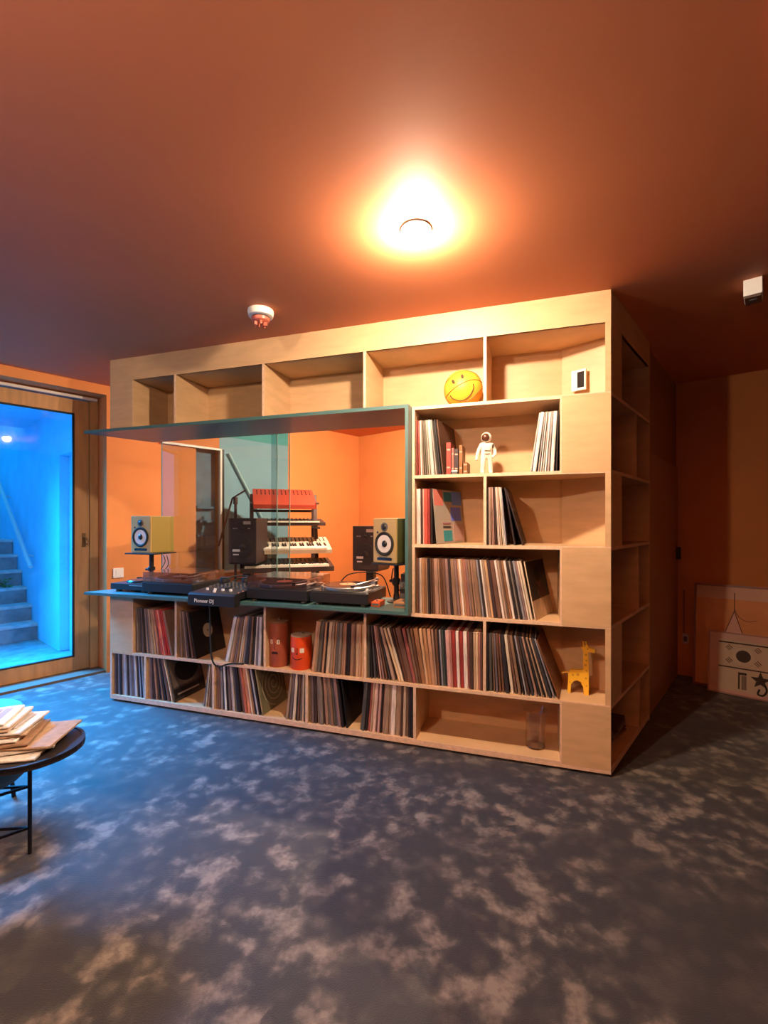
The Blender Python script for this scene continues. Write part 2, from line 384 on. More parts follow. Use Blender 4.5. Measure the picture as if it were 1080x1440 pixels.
# ================================================================== SHELVING UNIT
UN = thing('bookcase', 'tall birch plywood shelving island wrapping a corner, filled with records', 'bookcase', (LX, LY, 0), UA)
UW = 3.276; DP = .33; TH = .018
SX, SY = .380, .925                        # direction of the return in shelf coordinates
def SP(t, e): return (UW + SX*t - SY*e, SY*t + SX*e)
ZL = {'F': (.045, .342), 'E': (.360, .744), 'D': (.762, 1.140), 'C': (1.158, 1.531), 'B': (1.549, 1.922), 'A': (1.940, 2.290)}
JX = (3.055, DP)
SE = .885
def part(name, mb, m=M_PLY, label=None, **k):
    o = obj(name, mb, m, UN, **k)
    if label: o['label'] = label
    return o
def board(z0, z1, u0, name='shelf'):
    poly = [(u0, .004), (UW-.004, .004), SP(SE, .004), SP(SE, DP), JX, (u0, DP)]
    part(name, MB().prism(poly, z0, z1), M_EDGE if False else M_PLY)
def board_edge(z0, z1, u0):      # exposed ply edge band
    b = MB().prism([(u0, 0), (UW, 0), SP(SE, 0), SP(SE, .006), (UW-.004, .0045), (u0, .0045)], z0, z1)
    part('edge_band', b, M_EDGE)
for z1, u0 in ((.045, 0), (.360, 0), (.762, 0), (1.158, 2.245), (1.549, 2.245), (1.940, 2.245), (2.308, 0)):
    th = .030 if z1 == .045 else TH
    board(z1-th, z1, u0); 
    if z1 < 2.3: board_edge(z1-th, z1, u0)
part('plinth', MB().prism([(.02, .03), (UW-.03, .03), SP(SE-.02, .03), SP(SE-.02, DP-.02), (3.03, DP-.01), (.02, DP-.01)], 0, .015), M_EDGE)
# fascia
part('fascia', MB().prism([(0, 0), (UW, 0), (UW+.006, .016), (0, .016)], 2.290, H))
part('fascia', MB().prism([SP(.0, 0), SP(SE, 0), SP(SE, .016), SP(.01, .016)], 2.290, H))
def up(u, row, w=.016, name='divider'):
    z0, z1 = ZL[row]
    part(name, MB().box(u-w/2, u+w/2, .002, DP, z0, z1)); part('edge_band', MB().box(u-w/2, u+w/2, 0, .002, z0, z1), M_EDGE)
for u in (.576, 1.269, 1.957, 2.655): up(u, 'A')
for u in (.582, 1.280, 1.960, 2.653): up(u, 'E')
for u in (.318, .888, 1.576, 2.261): up(u, 'F')
up(2.655, 'C')
for r in 'BCD': up(2.254, r)
for r in 'AEF': up(.008, r, .016, 'end_panel')
for r in 'BDF': up(3.045, r)
def front_panel(u0, u1, row):
    z0, z1 = ZL[row]; part('closed_panel', MB().box(u0, u1, -.001, .015, z0-.012, z1+.012), M_PLY)
front_panel(0, .204, 'A'); front_panel(0, .204, 'E')
up(.204, 'A', .012); up(.204, 'E', .012)
for r in 'BDF': front_panel(3.045, UW, r)
for r in 'ACE':
    z0, z1 = ZL[r]
    part('corner_stile', MB().prism([(UW-.026, .001), (UW, .001), SP(.21, 0), SP(.21, .02)], z0, z1))
    a = SP(.20, .0); b_ = SP(.215, .0)
    part('angled_back', MB().prism([SP(.205, .02), SP(.22, .02), SP(.235, DP-.01), SP(.215, DP-.01)], z0, z1))
# backs
def back(u0, u1, row):
    z0, z1 = ZL[row]; part('back_panel', MB().box(u0, u1, DP, DP+.010, z0-.009, z1+.009))
xs = [0, .576, 1.269, 1.957, 2.655, 3.07]
for i in range(5): back(xs[i], xs[i+1], 'A')
xs = [0, .582, 1.280, 1.960, 2.653, 3.07]
for i in range(5): back(xs[i], xs[i+1], 'E')
xs = [0, .318, .888, 1.576, 2.261, 3.07]
for i in range(5): back(xs[i], xs[i+1], 'F')
for r in 'BCD': back(2.245, 3.07, r)
# return side
for r in 'ABCDEF':
    z0, z1 = ZL[r]
    part('back_panel', MB().prism([SP(.22, DP), SP(SE, DP), SP(SE, DP+.01), SP(.22, DP+.01)], z0-.009, z1+.009))
part('end_panel', MB().prism([SP(SE, 0), SP(SE+.018, 0), SP(SE+.018, DP+.01), SP(SE, DP+.01)], 0, H))
for r, tt in (('B', .54), ('D', .60), ('F', .62)):
    z0, z1 = ZL[r]; part('divider', MB().prism([SP(tt, .002), SP(tt+.016, .002), SP(tt+.016, DP), SP(tt, DP)], z0, z1))
for r in 'BDF':
    z0, z1 = ZL[r]; part('corner_stile', MB().prism([SP(.002, .016), SP(.018, .016), SP(.018, .03), SP(.008, .03)], z0, z1))

# teal box frame of the DJ counter (open to the left)
BX = thing('counter_frame', 'teal lacquered frame jutting from the shelving, holding the decks', 'counter', (LX, LY, 0), UA)
PF, PB = -.070, .380
pl_ = [(-.165, PF), (2.243, PF), (2.243, PB), (.02, PB)]
obj('top_board', MB().prism(pl_, 1.920, 1.940), M_TEAL, BX)
obj('counter_board', MB().prism(pl_, .764, .782), M_TEAL, BX)
obj('side_board', MB().box(2.224, 2.243, PF, PB, .782, 1.920), M_TEAL, BX)
GL = thing('glass_screen', 'two overlapping sliding glass panes standing on the back of the counter', 'glass screen', (LX, LY, 0), UA)
gt = glass('teal_tint_glass', (.80, .86, .88), .10)
obj('pane', MB().box(.122, 1.155, .354, .360, .784, 1.918), gt, GL)
obj('pane', MB().box(1.10, 1.250, .367, .373, .784, 1.918), gt, GL)
ge = mat('glass_edge', (.10, .20, .17), .3)
for u, d in ((.122, .353), (1.153, .353), (1.248, .366)):
    obj('pane_edge', MB().box(u, u+.004, d, d+.008, .784, 1.918), ge, GL)

# ================================================================== RECORDS
PALX = ['8a6a55', '6b4a3c', '4a342c', 'a5897a', 'c2ab9a', '2a2224', '5a5350', '7d716a', '9b7f6a', '3d2b2b', 'b99a80', 'd8c6b2', '6d5f66', '8c6d6a', '241a1c', '4d4a4a', 'a17c6c', '70584a']
GREY = ['8b8790', '4a464c', '2a262c', 'b5b0b8', '6e6a72', '9a949a', '38343a', 'c8c4c8']
PINK = ['c99a94', 'a8524a', '8e2f2c', 'd8b8b0', 'b0766c', '6b3a36', 'e2cfc6', '94504a']
WARM = ['8a5f42', 'a97b58', 'c79d78', '5e3c2a', '3a221a', 'd8b894', '7a4c38', '241614', 'b98a6a', '94705a', '9b6656']
PALE = ['b8aca6', 'd8d0ca', '9a908c', 'c8beb6', '7a7270', 'e4ddd6']
COLN = {}
def colname(h):
    r, g, b = [int(h[i:i+2], 16) for i in (0, 2, 4)]; l = (r+g+b)/3; mx = max(r, g, b); mn = min(r, g, b); sat = (mx-mn)/max(mx, 1)
    if l < 48: return 'black'
    if sat < .12: return 'pale grey' if l > 150 else ('grey' if l > 95 else 'charcoal')
    if r == mx and sat > .55: return 'red' if g < 95 and b < 95 and r > 120 else 'brown'
    if b >= r: return 'violet grey'
    if l > 190: return 'cream'
    if l > 150: return 'beige'
    if l > 110: return 'tan' if r-b > 40 else 'mauve'
    if l > 70: return 'brown'
    return 'dark brown'
SLV = {}
def sleeve_mesh(h):
    if h in SLV: return SLV[h]
    b = MB(); T = .010; L = .313
    b.prism([(0, .0025), (.0022, 0), (T-.0022, 0), (T, .0025), (T, L), (T*.82, L-.003), (T*.18, L-.003), (0, L)], 0, .314)
    me = b.mesh('record_sleeve'); me.materials.append(mat('sleeve_'+h, h, .55, noise=.32, nscale=26, stretch=(12, 1, .35))); SLV[h] = me; return me
def ordn(i):
    i += 1; return '%d%s' % (i, 'th' if 10 <= i % 100 <= 20 else {1: 'st', 2: 'nd', 3: 'rd'}.get(i % 10, 'th'))
NREC = [0]
def put_record(h, u, z, lean, th, d, label, group, yaw=0, name='record_sleeve'):
    o = bpy.data.objects.new(name, sleeve_mesh(h)); COL.objects.link(o)
    # pivot: leaning left rests on its left bottom edge, leaning right on its right one
    ex = 0
    M = Matrix.Translation(W(u, d, z)) @ Matrix.Rotation(UA+yaw, 4, 'Z') @ Matrix.Rotation(lean, 4, 'Y')
    if lean > 0: M = Matrix.Translation(W(u+th, d, z)) @ Matrix.Rotation(UA+yaw, 4, 'Z') @ Matrix.Rotation(lean, 4, 'Y') @ Matrix.Translation((-th, 0, 0))
    o.matrix_world = M @ Matrix.Diagonal((th/.010, 1, 1, 1))
    tag(o, label, 'record', group); NREC[0] += 1; return o
def row(z, b0, b1, t0, t1, n, pal, where, dj=.012, seq=None):
    wts = [random.choice((.6, .8, .8, 1, 1, 1.3, 1.7)) for _ in range(n)]; tot = sum(wts); acc = 0
    for i in range(n):
        f0 = acc/tot; f1 = (acc+wts[i])/tot; acc += wts[i]
        ub, ubn = b0+(b1-b0)*f0, b0+(b1-b0)*f1; ut, utn = t0+(t1-t0)*f0, t0+(t1-t0)*f1
        lean = math.atan2(ut-ub, .314); th = min(ubn-ub, (utn-ut))*math.cos(lean)*.955
        th = max(.0035, th)
        h = seq[i] if seq and i < len(seq) else random.choice(pal)
        put_record(h, ub, z+.0005, lean, th, .010+random.uniform(0, dj), '%s record, %s from left %s' % (colname(h), ordn(i), where), 'records '+where)
zB, zC, zD, zE, zF = 1.549, 1.158, .762, .360, .045
row(zB, 2.268, 2.392, 2.266, 2.358, 9, PALE, 'at the left of the figurine shelf', seq=['7e342e', '984a42', 'd2bfb6', '7a6c5c', '5c5244', '6e6456', 'a09688', 'b8b0a8', '948a82'])
row(zB, 2.888, 3.028, 2.935, 3.034, 9, PALE, 'at the right of the figurine shelf', seq=['b8aca6', 'e4ddd6', '8a8280', 'd8d0ca', 'c8beb6', 'e4ddd6', '9a908c', 'd8d0ca', '1c1416'])
row(zC, 2.268, 2.348, 2.266, 2.345, 6, PINK, 'in bay with the colour block cover', seq=['d8b8b0', 'e2cfc6', '3a221a', 'd89a8c', 'c0483c', '8e2f2c'])
row(zC, 2.668, 2.772, 2.668, 2.742, 11, PALE, 'half empty bay beside colour block cover', seq=['5a4a44', 'a5897a', '94705a', 'c99a94', '3a221a', 'c2ab9a', 'e2cfc6', 'b99a80', 'd8c6b2', 'e4ddd6', '9a949a'])
row(zD, 2.268, 2.905, 2.266, 2.843, 44, PALX+WARM+['d8c6b2', 'e2cfc6', '8b8790'], 'in the long row beside the teal frame')
row(zE, .216, .545, .214, .462, 20, PALX, 'in the leftmost bay under the counter', seq=['5e4c40', '7a6a5c', '5a4a40', '6e6058', '52403a', '2a2224', 'a5897a', '5a4a44', '8a6a55', 'b99a80', '8c7a6a', 'c2a58c', '8a6a55', 'b08070', '94504a', 'e0604c', 'e8a090', 'b02a22', 'c84038', '8a6a5a'])
row(zE, .600, .728, .594, .664, 6, PALX, 'leaning against the black disco sleeve')
row(zE, .968, 1.262, 1.040, 1.266, 15, PALX+GREY, 'left of the brown canister')
row(zE, 1.600, 1.948, 1.636, 1.950, 21, PALX+WARM, 'right of the orange canister')
row(zE, 1.972, 2.160, 1.970, 2.060, 9, PALX+GREY, 'left part, bay under the teal frame corner', seq=['5a5350', '2a2224', '4a464c', '3d2b2b', 'c99a94', '8c6d6a', '6b4a3c', '38343a', 'a5897a'])
row(zE, 2.162, 2.390, 2.064, 2.368, 13, PALX+WARM, 'middle of the bay under the teal frame', seq=['d8b894', 'd8c6b2', '3a221a', '5e3c2a', '6b4a3c', '94504a', '70584a', '5e3c2a', '8a5f42', 'c79d78', 'a97b58'])
row(zE, 2.392, 2.642, 2.372, 2.642, 17, PALX+PINK, 'right end of the bay under the teal frame', seq=['6b4a3c', '1c1416', '8b8790', '3c4444', '2a262c', 'c99a94', 'b0766c', '8e2f2c', 'e2cfc6', '8e2f2c', 'e2cfc6', '94504a', '4a342c', 'b99a80', 'd8b894', 'b0766c', '5a3c34'])
row(zE, 2.664, 3.020, 2.664, 2.915, 21, PALX+GREY, 'in the bay left of the toy giraffe')
row(zF, .020, .306, .018, .280, 17, GREY, 'in the bottom left corner bay')
row(zF, .330, .548, .328, .462, 10, PALX, 'left of the dark oval cover')
row(zF, .790, .876, .838, .880, 4, PALX, 'right of the dark oval cover')
row(zF, .900, 1.245, .898, 1.178, 19, PALX+PINK, 'left of the spiral cover', seq=['8a6a55', '7a5a50', '8b8790', '4a342c', 'e4ddd6', '2a2224', '6d5f66', 'a5897a', 'b8aca6', '5a5350', '241a1c', '70584a', 'b0604c', 'c98a70', 'd8c6b2', 'a97b58', '2a2224', 'b5b0b8', '241a1c'])
row(zF, 1.425, 1.565, 1.462, 1.566, 8, PALX, 'right of the spiral cover')
row(zF, 1.588, 1.822, 1.586, 1.778, 13, PALX, 'left of the glossy black cover')
row(zF, 1.922, 2.250, 1.952, 2.252, 19, PALX+PINK, 'in the bay left of the empty bottom shelf')

# sleeves whose covers show
def cover(h, u, z, lean_dx, th, yaw, label, group, d=.012):
    return put_record(h, u, z+.0005, math.atan2(lean_dx, .314), th, d, label, group, yaw)
def prints(rec, shapes, th):
    # shapes: (polygon in (y,z) fractions, material) laid on the +x face of the sleeve
    for i, (poly, m) in enumerate(shapes):
        x = .0100; k = .0100 + (.0004 + .0003*i)/ (th/.010)
        b = MB().prism([(a*.313, c*.314) for a, c in poly], x, k, 'x')
        obj('cover_print', b, m, rec)
def disc(cy, cz, ry, rz=None, n=28): rz = rz or ry; return [(cy+ry*math.cos(2*PI*k/n), cz+rz*math.sin(2*PI*k/n)) for k in range(n)]
def rect(a, b, c, d): return [(a, c), (b, c), (b, d), (a, d)]
o = cover('171315', .736, zE, -.066, .008, 0, 'black sleeve with a round cream label, tilted on the shelf under the mixer', 'records with visible covers')
prints(o, [(disc(.5, .52, .155), mat('cream_label', 'b8a68c', .6)), (disc(.5, .52, .02), M_BLK)], .008)
o = cover('3a302c', .560, zF, -.082, .008, 0, 'dark sleeve printed with a black oval cloud, bottom left shelving', 'records with visible covers')
prints(o, [(rect(.03, .97, .30, .97), mat('cloud_print', '5e5048', .6, noise=.4, nscale=9)), (disc(.52, .62, .36, .27), mat('oval_black', '0e0b0c', .5)), (rect(.03, .97, .06, .26), mat('band_dark', '1b1414', .5)), (rect(.12, .80, .12, .155), mat('title_pale', '8d8078', .5))], .008)
o = cover('857a5e', 1.252, zF, -.060, .008, 0, 'olive sleeve printed with a pale spiral beside the bottom row records', 'records with visible covers')
sp = mat('spiral_line', 'a89c78', .6)
sh = [(rect(.02, .98, .02, .98), mat('spiral_ground', '6e6850', .6, noise=.2, nscale=14))]
for k in range(26):
    a0 = k*.9; a1 = a0+.95
    q = [];
    for a in (a0, (a0+a1)/2, a1): r = .03+.0185*a; q.append((.55+r*math.cos(a), .5+r*math.sin(a)))
    for a in (a1, (a0+a1)/2, a0): r = .03+.0185*a-.022; q.append((.55+r*math.cos(a), .5+r*math.sin(a)))
    sh.append((q, sp))
prints(o, sh[:1], .008)
b = MB()
for q, m in sh[1:]: b.prism([(a*.313, c*.314) for a, c in q], .0104, .0112, 'x')
obj('cover_print', b, sp, o)['label'] = 'pale spiral line'
o = cover('120e10', 1.836, zF, -.040, .008, 0, 'glossy black sleeve with faint grey figures on the bottom shelf', 'records with visible covers')
prints(o, [(disc(.35, .62, .08, .16), mat('faint_figure', '2c2624', .5)), (disc(.65, .6, .07, .15), mat('faint_figure', '2c2624', .5))], .008)
o = cover('2a2426', 2.404, zB, -.036, .008, -.10, 'dark illustrated sleeve behind the small red book', 'records with visible covers')
prints(o, [(rect(.03, .97, .50, .97), mat('dark_art', '4e4440', .6, noise=.4, nscale=12)), (disc(.3, .85, .14, .07), mat('rust_art', '7a3c30', .6))], .008)
o = cover('5a3c2c', 2.418, zB, -.036, .008, -.13, 'brown sleeve standing behind the dark illustrated sleeve', 'records with visible covers')
o = cover('1e1213', 2.353, zC, -.004, .012, -.02, 'thick black boxed set left of the colour block cover', 'records with visible covers')
o = cover('8f8478', 2.384, zC, -.030, .008, -.36, 'sleeve with blue, pink and teal colour blocks facing out', 'records with visible covers')
prints(o, [(rect(.01, .99, .01, .99), mat('patch_grey', 'a79c90', .6)), (rect(0, .30, .70, .99), mat('patch_pink', 'd0766a', .6)), (rect(.34, .62, .78, .96), mat('patch_teal', '2f7f9a', .6)),
           (rect(.62, .98, .72, .98), mat('patch_blue', '5f86e6', .6)), (rect(.55, .92, .42, .68), mat('patch_blue2', '5f70d8', .6)), (rect(.24, .54, .04, .24), mat('patch_green', '2f8a98', .6)),
           (rect(.24, .52, .29, .32), mat('patch_dark', '3a2c34', .6)), (rect(.24, .52, .36, .385), mat('patch_rose', 'a0606a', .6)), (rect(.60, .98, .04, .36), mat('patch_mauve', 'a88880', .6))], .008)
cover('2a1a1c', 2.806, zC, -.052, .010, 0, 'black sleeve leaning beside the pale records, half empty bay', 'records with visible covers')
o = cover('2c1c1c', 2.848, zC, -.092, .008, -.03, 'outermost dark sleeve leaning in the half empty bay', 'records with visible covers')
prints(o, [(rect(.0, .99, .60, .98), mat('sleeve_taupe', '6a5044', .6))], .008)
o = cover('cbb294', 2.912, zD, -.062, .008, -.30, 'sleeve with a dark portrait above a cream band, end of long row', 'records with visible covers')
prints(o, [(rect(0, .99, .32, .99), mat('portrait_dark', '22120f', .5, noise=.3, nscale=8)), (disc(.52, .66, .12, .15), mat('portrait_face', '6e3c2a', .55)), (disc(.52, .74, .15, .13), mat('portrait_hair', '160c0a', .6)), (disc(.60, .42, .22, .10), mat('portrait_arm', '542a1c', .6))], .008)
cover('7a4a30', 3.028, zE, -.118, .008, -.10, 'last brown sleeve leaning beside the toy giraffe', 'records with visible covers')

# small books beside the dark sleeves
def book(u, z, d, w, h, dep, colh, label, yaw=0, name='book'):
    t = thing(name, label, 'book', W(u, d, z+.0005), UA+yaw, 'small books on the figurine shelf')
    m = mat('book_'+colh, colh, .5, noise=.15, nscale=30)
    b = MB(); b.box(0, .002, 0, dep, 0, h); b.box(w-.002, w, 0, dep, 0, h); b.prism([(0, .004), (.002, 0), (w-.002, 0), (w, .004), (w, .006), (0, .006)], 0, h)
    obj('cover', b, m, t); obj('page_block', MB().box(.002, w-.002, .006, dep-.003, .003, h-.003), mat('pages', 'cbb89a', .8), t)
    for q in (.2, .75): obj('spine_band', MB().box(.002, w-.002, -.0006, 0, h*q, h*q+.008), mat('band_pale', 'c9a08c', .6), t)
    return t
book(2.440, zB, .02, .024, .180, .125, 'b23a30', 'small red hardback in front of the dark sleeves')
book(2.467, zB, .03, .014, .150, .115, '9a5a50', 'thin dusty pink book right of the red hardback')
book(2.484, zB, .03, .020, .145, .110, '3a2a2c', 'small black book with pale marks')
book(2.508, zB, .04, .018, .165, .120, '8a5a30', 'tall brown book right of the black one')
book(2.530, zB, .05, .022, .070, .120, '7a4e22', 'low brown booklet nearest the figurine')
t = thing('trinket_box', 'tiny white box lying in front of the small books', 'box', W(2.470, .004, zB+.0005), UA)
obj('lid', MB().box(0, .034, -.0, .022, .014, .021), M_WHITE, t, bevel=.001); obj('tray', MB().box(.001, .033, .001, .021, 0, .014), M_GREY, t)

# ================================================================== OBJECTS ON THE SHELVES
def on_sphere(pts, r, off=0):
    out = []
    for a, c in pts:
        q = a*a+c*c
        if q > .985: k = math.sqrt(.985/q); a *= k; c *= k; q = .985
        out.append(Vector((a, -math.sqrt(1-q), c))*(r+off))
    return out
def curve(pts, n=14):
    P = [pts[0]]+list(pts)+[pts[-1]]; out = []
    for i in range(1, len(P)-2):
        for k in range(n):
            t = k/n; a, b, c, d = P[i-1], P[i], P[i+1], P[i+2]
            out.append(tuple(.5*((2*b[j])+(-a[j]+c[j])*t+(2*a[j]-5*b[j]+4*c[j]-d[j])*t*t+(-a[j]+3*b[j]-3*c[j]+d[j])*t**3) for j in range(len(a))))
    out.append(tuple(pts[-1])); return out
r = .112
ball = thing('basketball', 'yellow basketball printed with a smiling face on the top shelf', 'ball', W(2.515, .145, 1.940+r), math.radians(-4))
bmm = bmesh.new(); bmesh.ops.create_uvsphere(bmm, u_segments=40, v_segments=24, radius=r); me = bpy.data.meshes.new('ball_skin'); bmm.to_mesh(me); bmm.free()
obj('ball_skin', me, mat('yellow_rubber', (.83, .43, .035), .45, bump=.25, nscale=300), ball, smooth=True)
M_SEAM = mat('ball_seam', (.20, .10, .01), .6)
b = MB()
for c in ([(-.93, -.45), (-.5, -.12), (0, .12), (.45, .27), (.95, .30)], [(-.86, -.55), (-.4, -.86), (.2, -.72), (.65, -.35), (.97, .02)], [(-.9, .3), (-.35, .72), (.2, .78), (.65, .68), (.86, .45)]):
    b.tube(on_sphere(curve(c), r, .0003), .0022, 6)
obj('seam', b, M_SEAM, ball)
M_INK = mat('face_ink', (.06, .03, .01), .6)
obj('smile', MB().tube(on_sphere(curve([(-.70, -.42), (-.55, -.60), (-.15, -.73), (.22, -.55), (.42, -.20), (.41, .04)]), r, .0005), .0028, 6), M_INK, ball)
for ex, ez in ((-.57, .20), (-.13, .43)):
    e = MB(); e.lathe([(.011, 0), (.011, .0015), (.001, .002)], 16, Matrix.Translation(on_sphere([(ex, ez)], r, -.0006)[0]) @ Vector((0, 0, 1)).rotation_difference(on_sphere([(ex, ez)], 1)[0]).to_matrix().to_4x4() @ Matrix.Diagonal((.75, 1.5, 1, 1)))
    obj('eye', e, M_INK, ball)

# astronaut figurine (skin modifier)
def skin(name, verts, edges, radii, m, parent, sub=2):
    me = bpy.data.meshes.new(name); me.from_pydata(verts, edges, []); o = bpy.data.objects.new(name, me); COL.objects.link(o)
    sm = o.modifiers.new('s', 'SKIN'); ss = o.modifiers.new('u', 'SUBSURF'); ss.levels = sub; ss.render_levels = sub
    for i, rr in enumerate(radii):
        me.skin_vertices[0].data[i].radius = rr if isinstance(rr, tuple) else (rr, rr)
        me.skin_vertices[0].data[i].use_root = (i == 0)
    dg = bpy.context.evaluated_depsgraph_get(); m2 = bpy.data.meshes.new_from_object(o.evaluated_get(dg)); bpy.data.objects.remove(o)
    m2.name = name; m2.materials.clear(); m2.materials.append(m)
    for p in m2.polygons: p.use_smooth = True
    r_ = bpy.data.objects.new(name, m2); COL.objects.link(r_); r_.parent = parent; return r_
M_SUIT = mat('white_suit_glaze', (.80, .72, .62), .35, bump=.15, nscale=60)
fg = thing('astronaut_figurine', 'white astronaut figurine with dark visor standing on the shelf', 'figurine', W(2.650, .12, zB+.0005), UA+.35)
v = [(0, 0, .118), (0, .002, .145), (0, 0, .172), (0, 0, .190),
     (-.018, 0, .104), (-.021, -.006, .062), (-.023, 0, .018), (-.023, -.016, .007),
     (.018, 0, .104), (.024, .004, .062), (.026, .006, .018), (.027, -.010, .007),
     (-.030, .002, .172), (-.046, .002, .138), (-.056, -.006, .104), (-.058, -.010, .094),
     (.030, .002, .172), (.052, .006, .140), (.044, -.018, .112), (.036, -.024, .104)]
e = [(0, 1), (1, 2), (2, 3), (0, 4), (4, 5), (5, 6), (6, 7), (0, 8), (8, 9), (9, 10), (10, 11), (2, 12), (12, 13), (13, 14), (14, 15), (2, 16), (16, 17), (17, 18), (18, 19)]
rad = [(.026, .019), (.028, .021), (.026, .020), .013, .017, .0135, .0135, .0105, .017, .0135, .0135, .0105, .0125, .0105, .0095, .0085, .0125, .0105, .0095, .0085]
skin('body', v, e, rad, M_SUIT, fg)
hl = MB(); hp = [(.030*math.sin(PI*k/12), .213-.031*math.cos(PI*k/12)) for k in range(13)]; hp[0] = (.002, hp[0][1]); hp[-1] = (.002, hp[-1][1]); hl.lathe(hp, 24)
obj('helmet', hl, M_SUIT, fg, smooth=True)
vs = MB(); vp = [(.024*math.sin(PI*k/10), -.024*math.cos(PI*k/10)) for k in range(11)]; vp[0] = (.001, vp[0][1]); vp[-1] = (.001, vp[-1][1]); vs.lathe(vp, 20, Matrix.Translation((-.006, -.013, .212)) @ Matrix.Diagonal((1, .9, 1, 1)))
obj('visor', vs, mat('brown_visor', (.10, .035, .02), .15), fg, smooth=True)
obj('chest_pack', MB().box(-.016, .016, -.026, -.014, .138, .160), M_SUIT, fg, bevel=.002)
obj('backpack', MB().box(-.024, .024, .014, .036, .125, .190), M_SUIT, fg, bevel=.005)
obj('belt', MB().lathe([(.0275, .116), (.029, .118), (.029, .124), (.0275, .126)], 24, Matrix.Diagonal((1, .76, 1, 1))), mat('belt_grey', (.45, .38, .32), .5), fg)
for s_ in (-1, 1):
    obj('glove', MB().lathe([(.004, -.008), (.009, -.004), (.009, .006), (.005, .010)], 12, Matrix.Translation((-.058, -.011, .088) if s_ < 0 else (.031, -.027, .101))), M_SUIT, fg, smooth=True)

# thermostat on the angled back
q0 = Vector(SP(.205, .11)+(0,)); q1 = Vector(SP(.215, .22)+(0,)); mid = (q0+q1)/2; dirv = (q0-q1).normalized()
th = thing('thermostat', 'white wall controller with a black screen on the top right plywood panel', 'thermostat', W(3.150, .2530, 2.078), UA+math.atan2(dirv.y, dirv.x))
obj('case', MB().box(-.041, .041, -.014, .0, -.058, .058), M_WHITE, th, bevel=.003)
obj('screen', MB().box(-.006, .032, -.0155, -.014, -.044, .044), M_BLKG, th)

# canisters with faces
def canister(u, d, z, r, h, colh, label, face, lid):
    t = thing('canister', label, 'canister', W(u, d, z+.0005), UA+math.radians(4), 'canisters with faces')
    m = mat('can_'+colh, colh, .35)
    obj('body', MB().lathe([(r*.97, 0), (r, .004), (r, h*.90), (r*.985, h*.905), (r*.985, h*.955), (r*.94, h*.96)], 40), m, t, smooth=True)
    obj('rim', MB().lathe([(r*1.012, h*.885), (r*1.02, h*.895), (r*1.012, h*.905)], 40), m, t, smooth=True)
    obj('lid', MB().lathe([(r*.96, h*.955), (r*.96, h), (r*.90, h*1.005), (.001, h*1.006)], 32), lid, t, smooth=True)
    obj('lid_knob', MB().lathe([(r*.12, h), (r*.10, h+.006), (r*.2, h+.014), (.001, h+.018)], 16), M_SILV, t, smooth=True)
    def arc(a0, a1, zf, wd, mm, name, n=10, bow=0):
        b = MB(); vv = []
        for k in range(n+1):
            a = -PI/2+a0+(a1-a0)*k/n; zz = zf*h+bow*h*math.sin(PI*k/n)
            for dz in (-wd, wd):
                vv.append((math.cos(a)*(r+.0009), math.sin(a)*(r+.0009), zz+dz))
        b.add(vv, [(2*k, 2*k+2, 2*k+3, 2*k+1) for k in range(n)]); o = obj(name, b, mm, t); md = o.modifiers.new('t', 'SOLIDIFY'); md.thickness = .0008; return o
    face(arc); return t
M_EYE = mat('eye_white', 'e8d8c4', .5); M_LIP = mat('lip_dark', '3a1512', .5)
def face1(arc):
    for s_ in (-1, 1): arc(s_*.38-.13, s_*.38+.13, .56, .013, M_EYE, 'eye'); arc(s_*.38-.04, s_*.38+.04, .56, .010, M_LIP, 'pupil'); arc(s_*.38-.2, s_*.38+.2, .62, .0015, M_LIP, 'eyebrow', bow=.02)
    arc(-.05, .05, .46, .022, mat('nose_tone', '6e3028', .5), 'nose'); arc(-.34, .34, .31, .008, M_LIP, 'mouth', bow=.01)
def face2(arc):
    for s_ in (-1, 1): arc(s_*.48-.20, s_*.48+.20, .58, .014, M_EYE, 'eye')
    arc(-.09, -.05, .56, .020, M_LIP, 'nose_line'); arc(.05, .09, .56, .020, M_LIP, 'nose_line'); arc(-.07, .07, .475, .003, M_LIP, 'nose_tip')
    arc(-.5, .5, .36, .0028, M_LIP, 'mouth', bow=-.05)
canister(1.335, .082, zE, .062, .288, '9c4e36', 'tall brown canister with a serious painted face', face1, mat('lid_brown', '7a5a44', .4))
canister(1.498, .078, zE, .068, .212, 'e4501c', 'shorter orange canister with a smiling painted face', face2, mat('lid_cream', 'b09a86', .4))

# toy giraffe
M_GIR = mat('yellow_toy', (.90, .50, .035), .4)
gf = thing('toy_giraffe', 'yellow flat cut toy giraffe on the lower right shelf', 'toy', W(3.062, .13, zE+.0005), UA-.10)
bodyp = [(.018, 0), (.034, 0), (.036, .045), (.048, .066), (.066, .074), (.084, .066), (.096, .040), (.100, 0), (.124, 0), (.124, .15), (.120, .232), (.150, .228), (.156, .236), (.154, .246), (.126, .252), (.120, .262), (.112, .258), (.096, .258), (.090, .244), (.096, .232), (.096, .132), (.06, .128), (.036, .128), (.022, .110)]
obj('body', MB().prism(bodyp, 0, .034, 'y'), M_GIR, gf, bevel=.0015)
obj('tail', MB().tube([(.022, .017, .108), (.002, .017, .104), (-.010, .017, .098)], [.006, .005, .008]), M_GIR, gf, smooth=True)
for hx in (.098, .112): obj('horn', MB().tube([(hx, .017, .256), (hx-.002, .017, .276), (hx-.003, .017, .282)], [.0035, .003, .005]), M_GIR, gf, smooth=True)
obj('ear', MB().box(.084, .096, .012, .022, .246, .254), M_GIR, gf)
obj('eye', MB().lathe([(.003, 0), (.003, .001)], 10, Matrix.Translation((.118, -.0006, .247)) @ Matrix.Rotation(PI/2, 4, 'X')), M_BLK, gf)
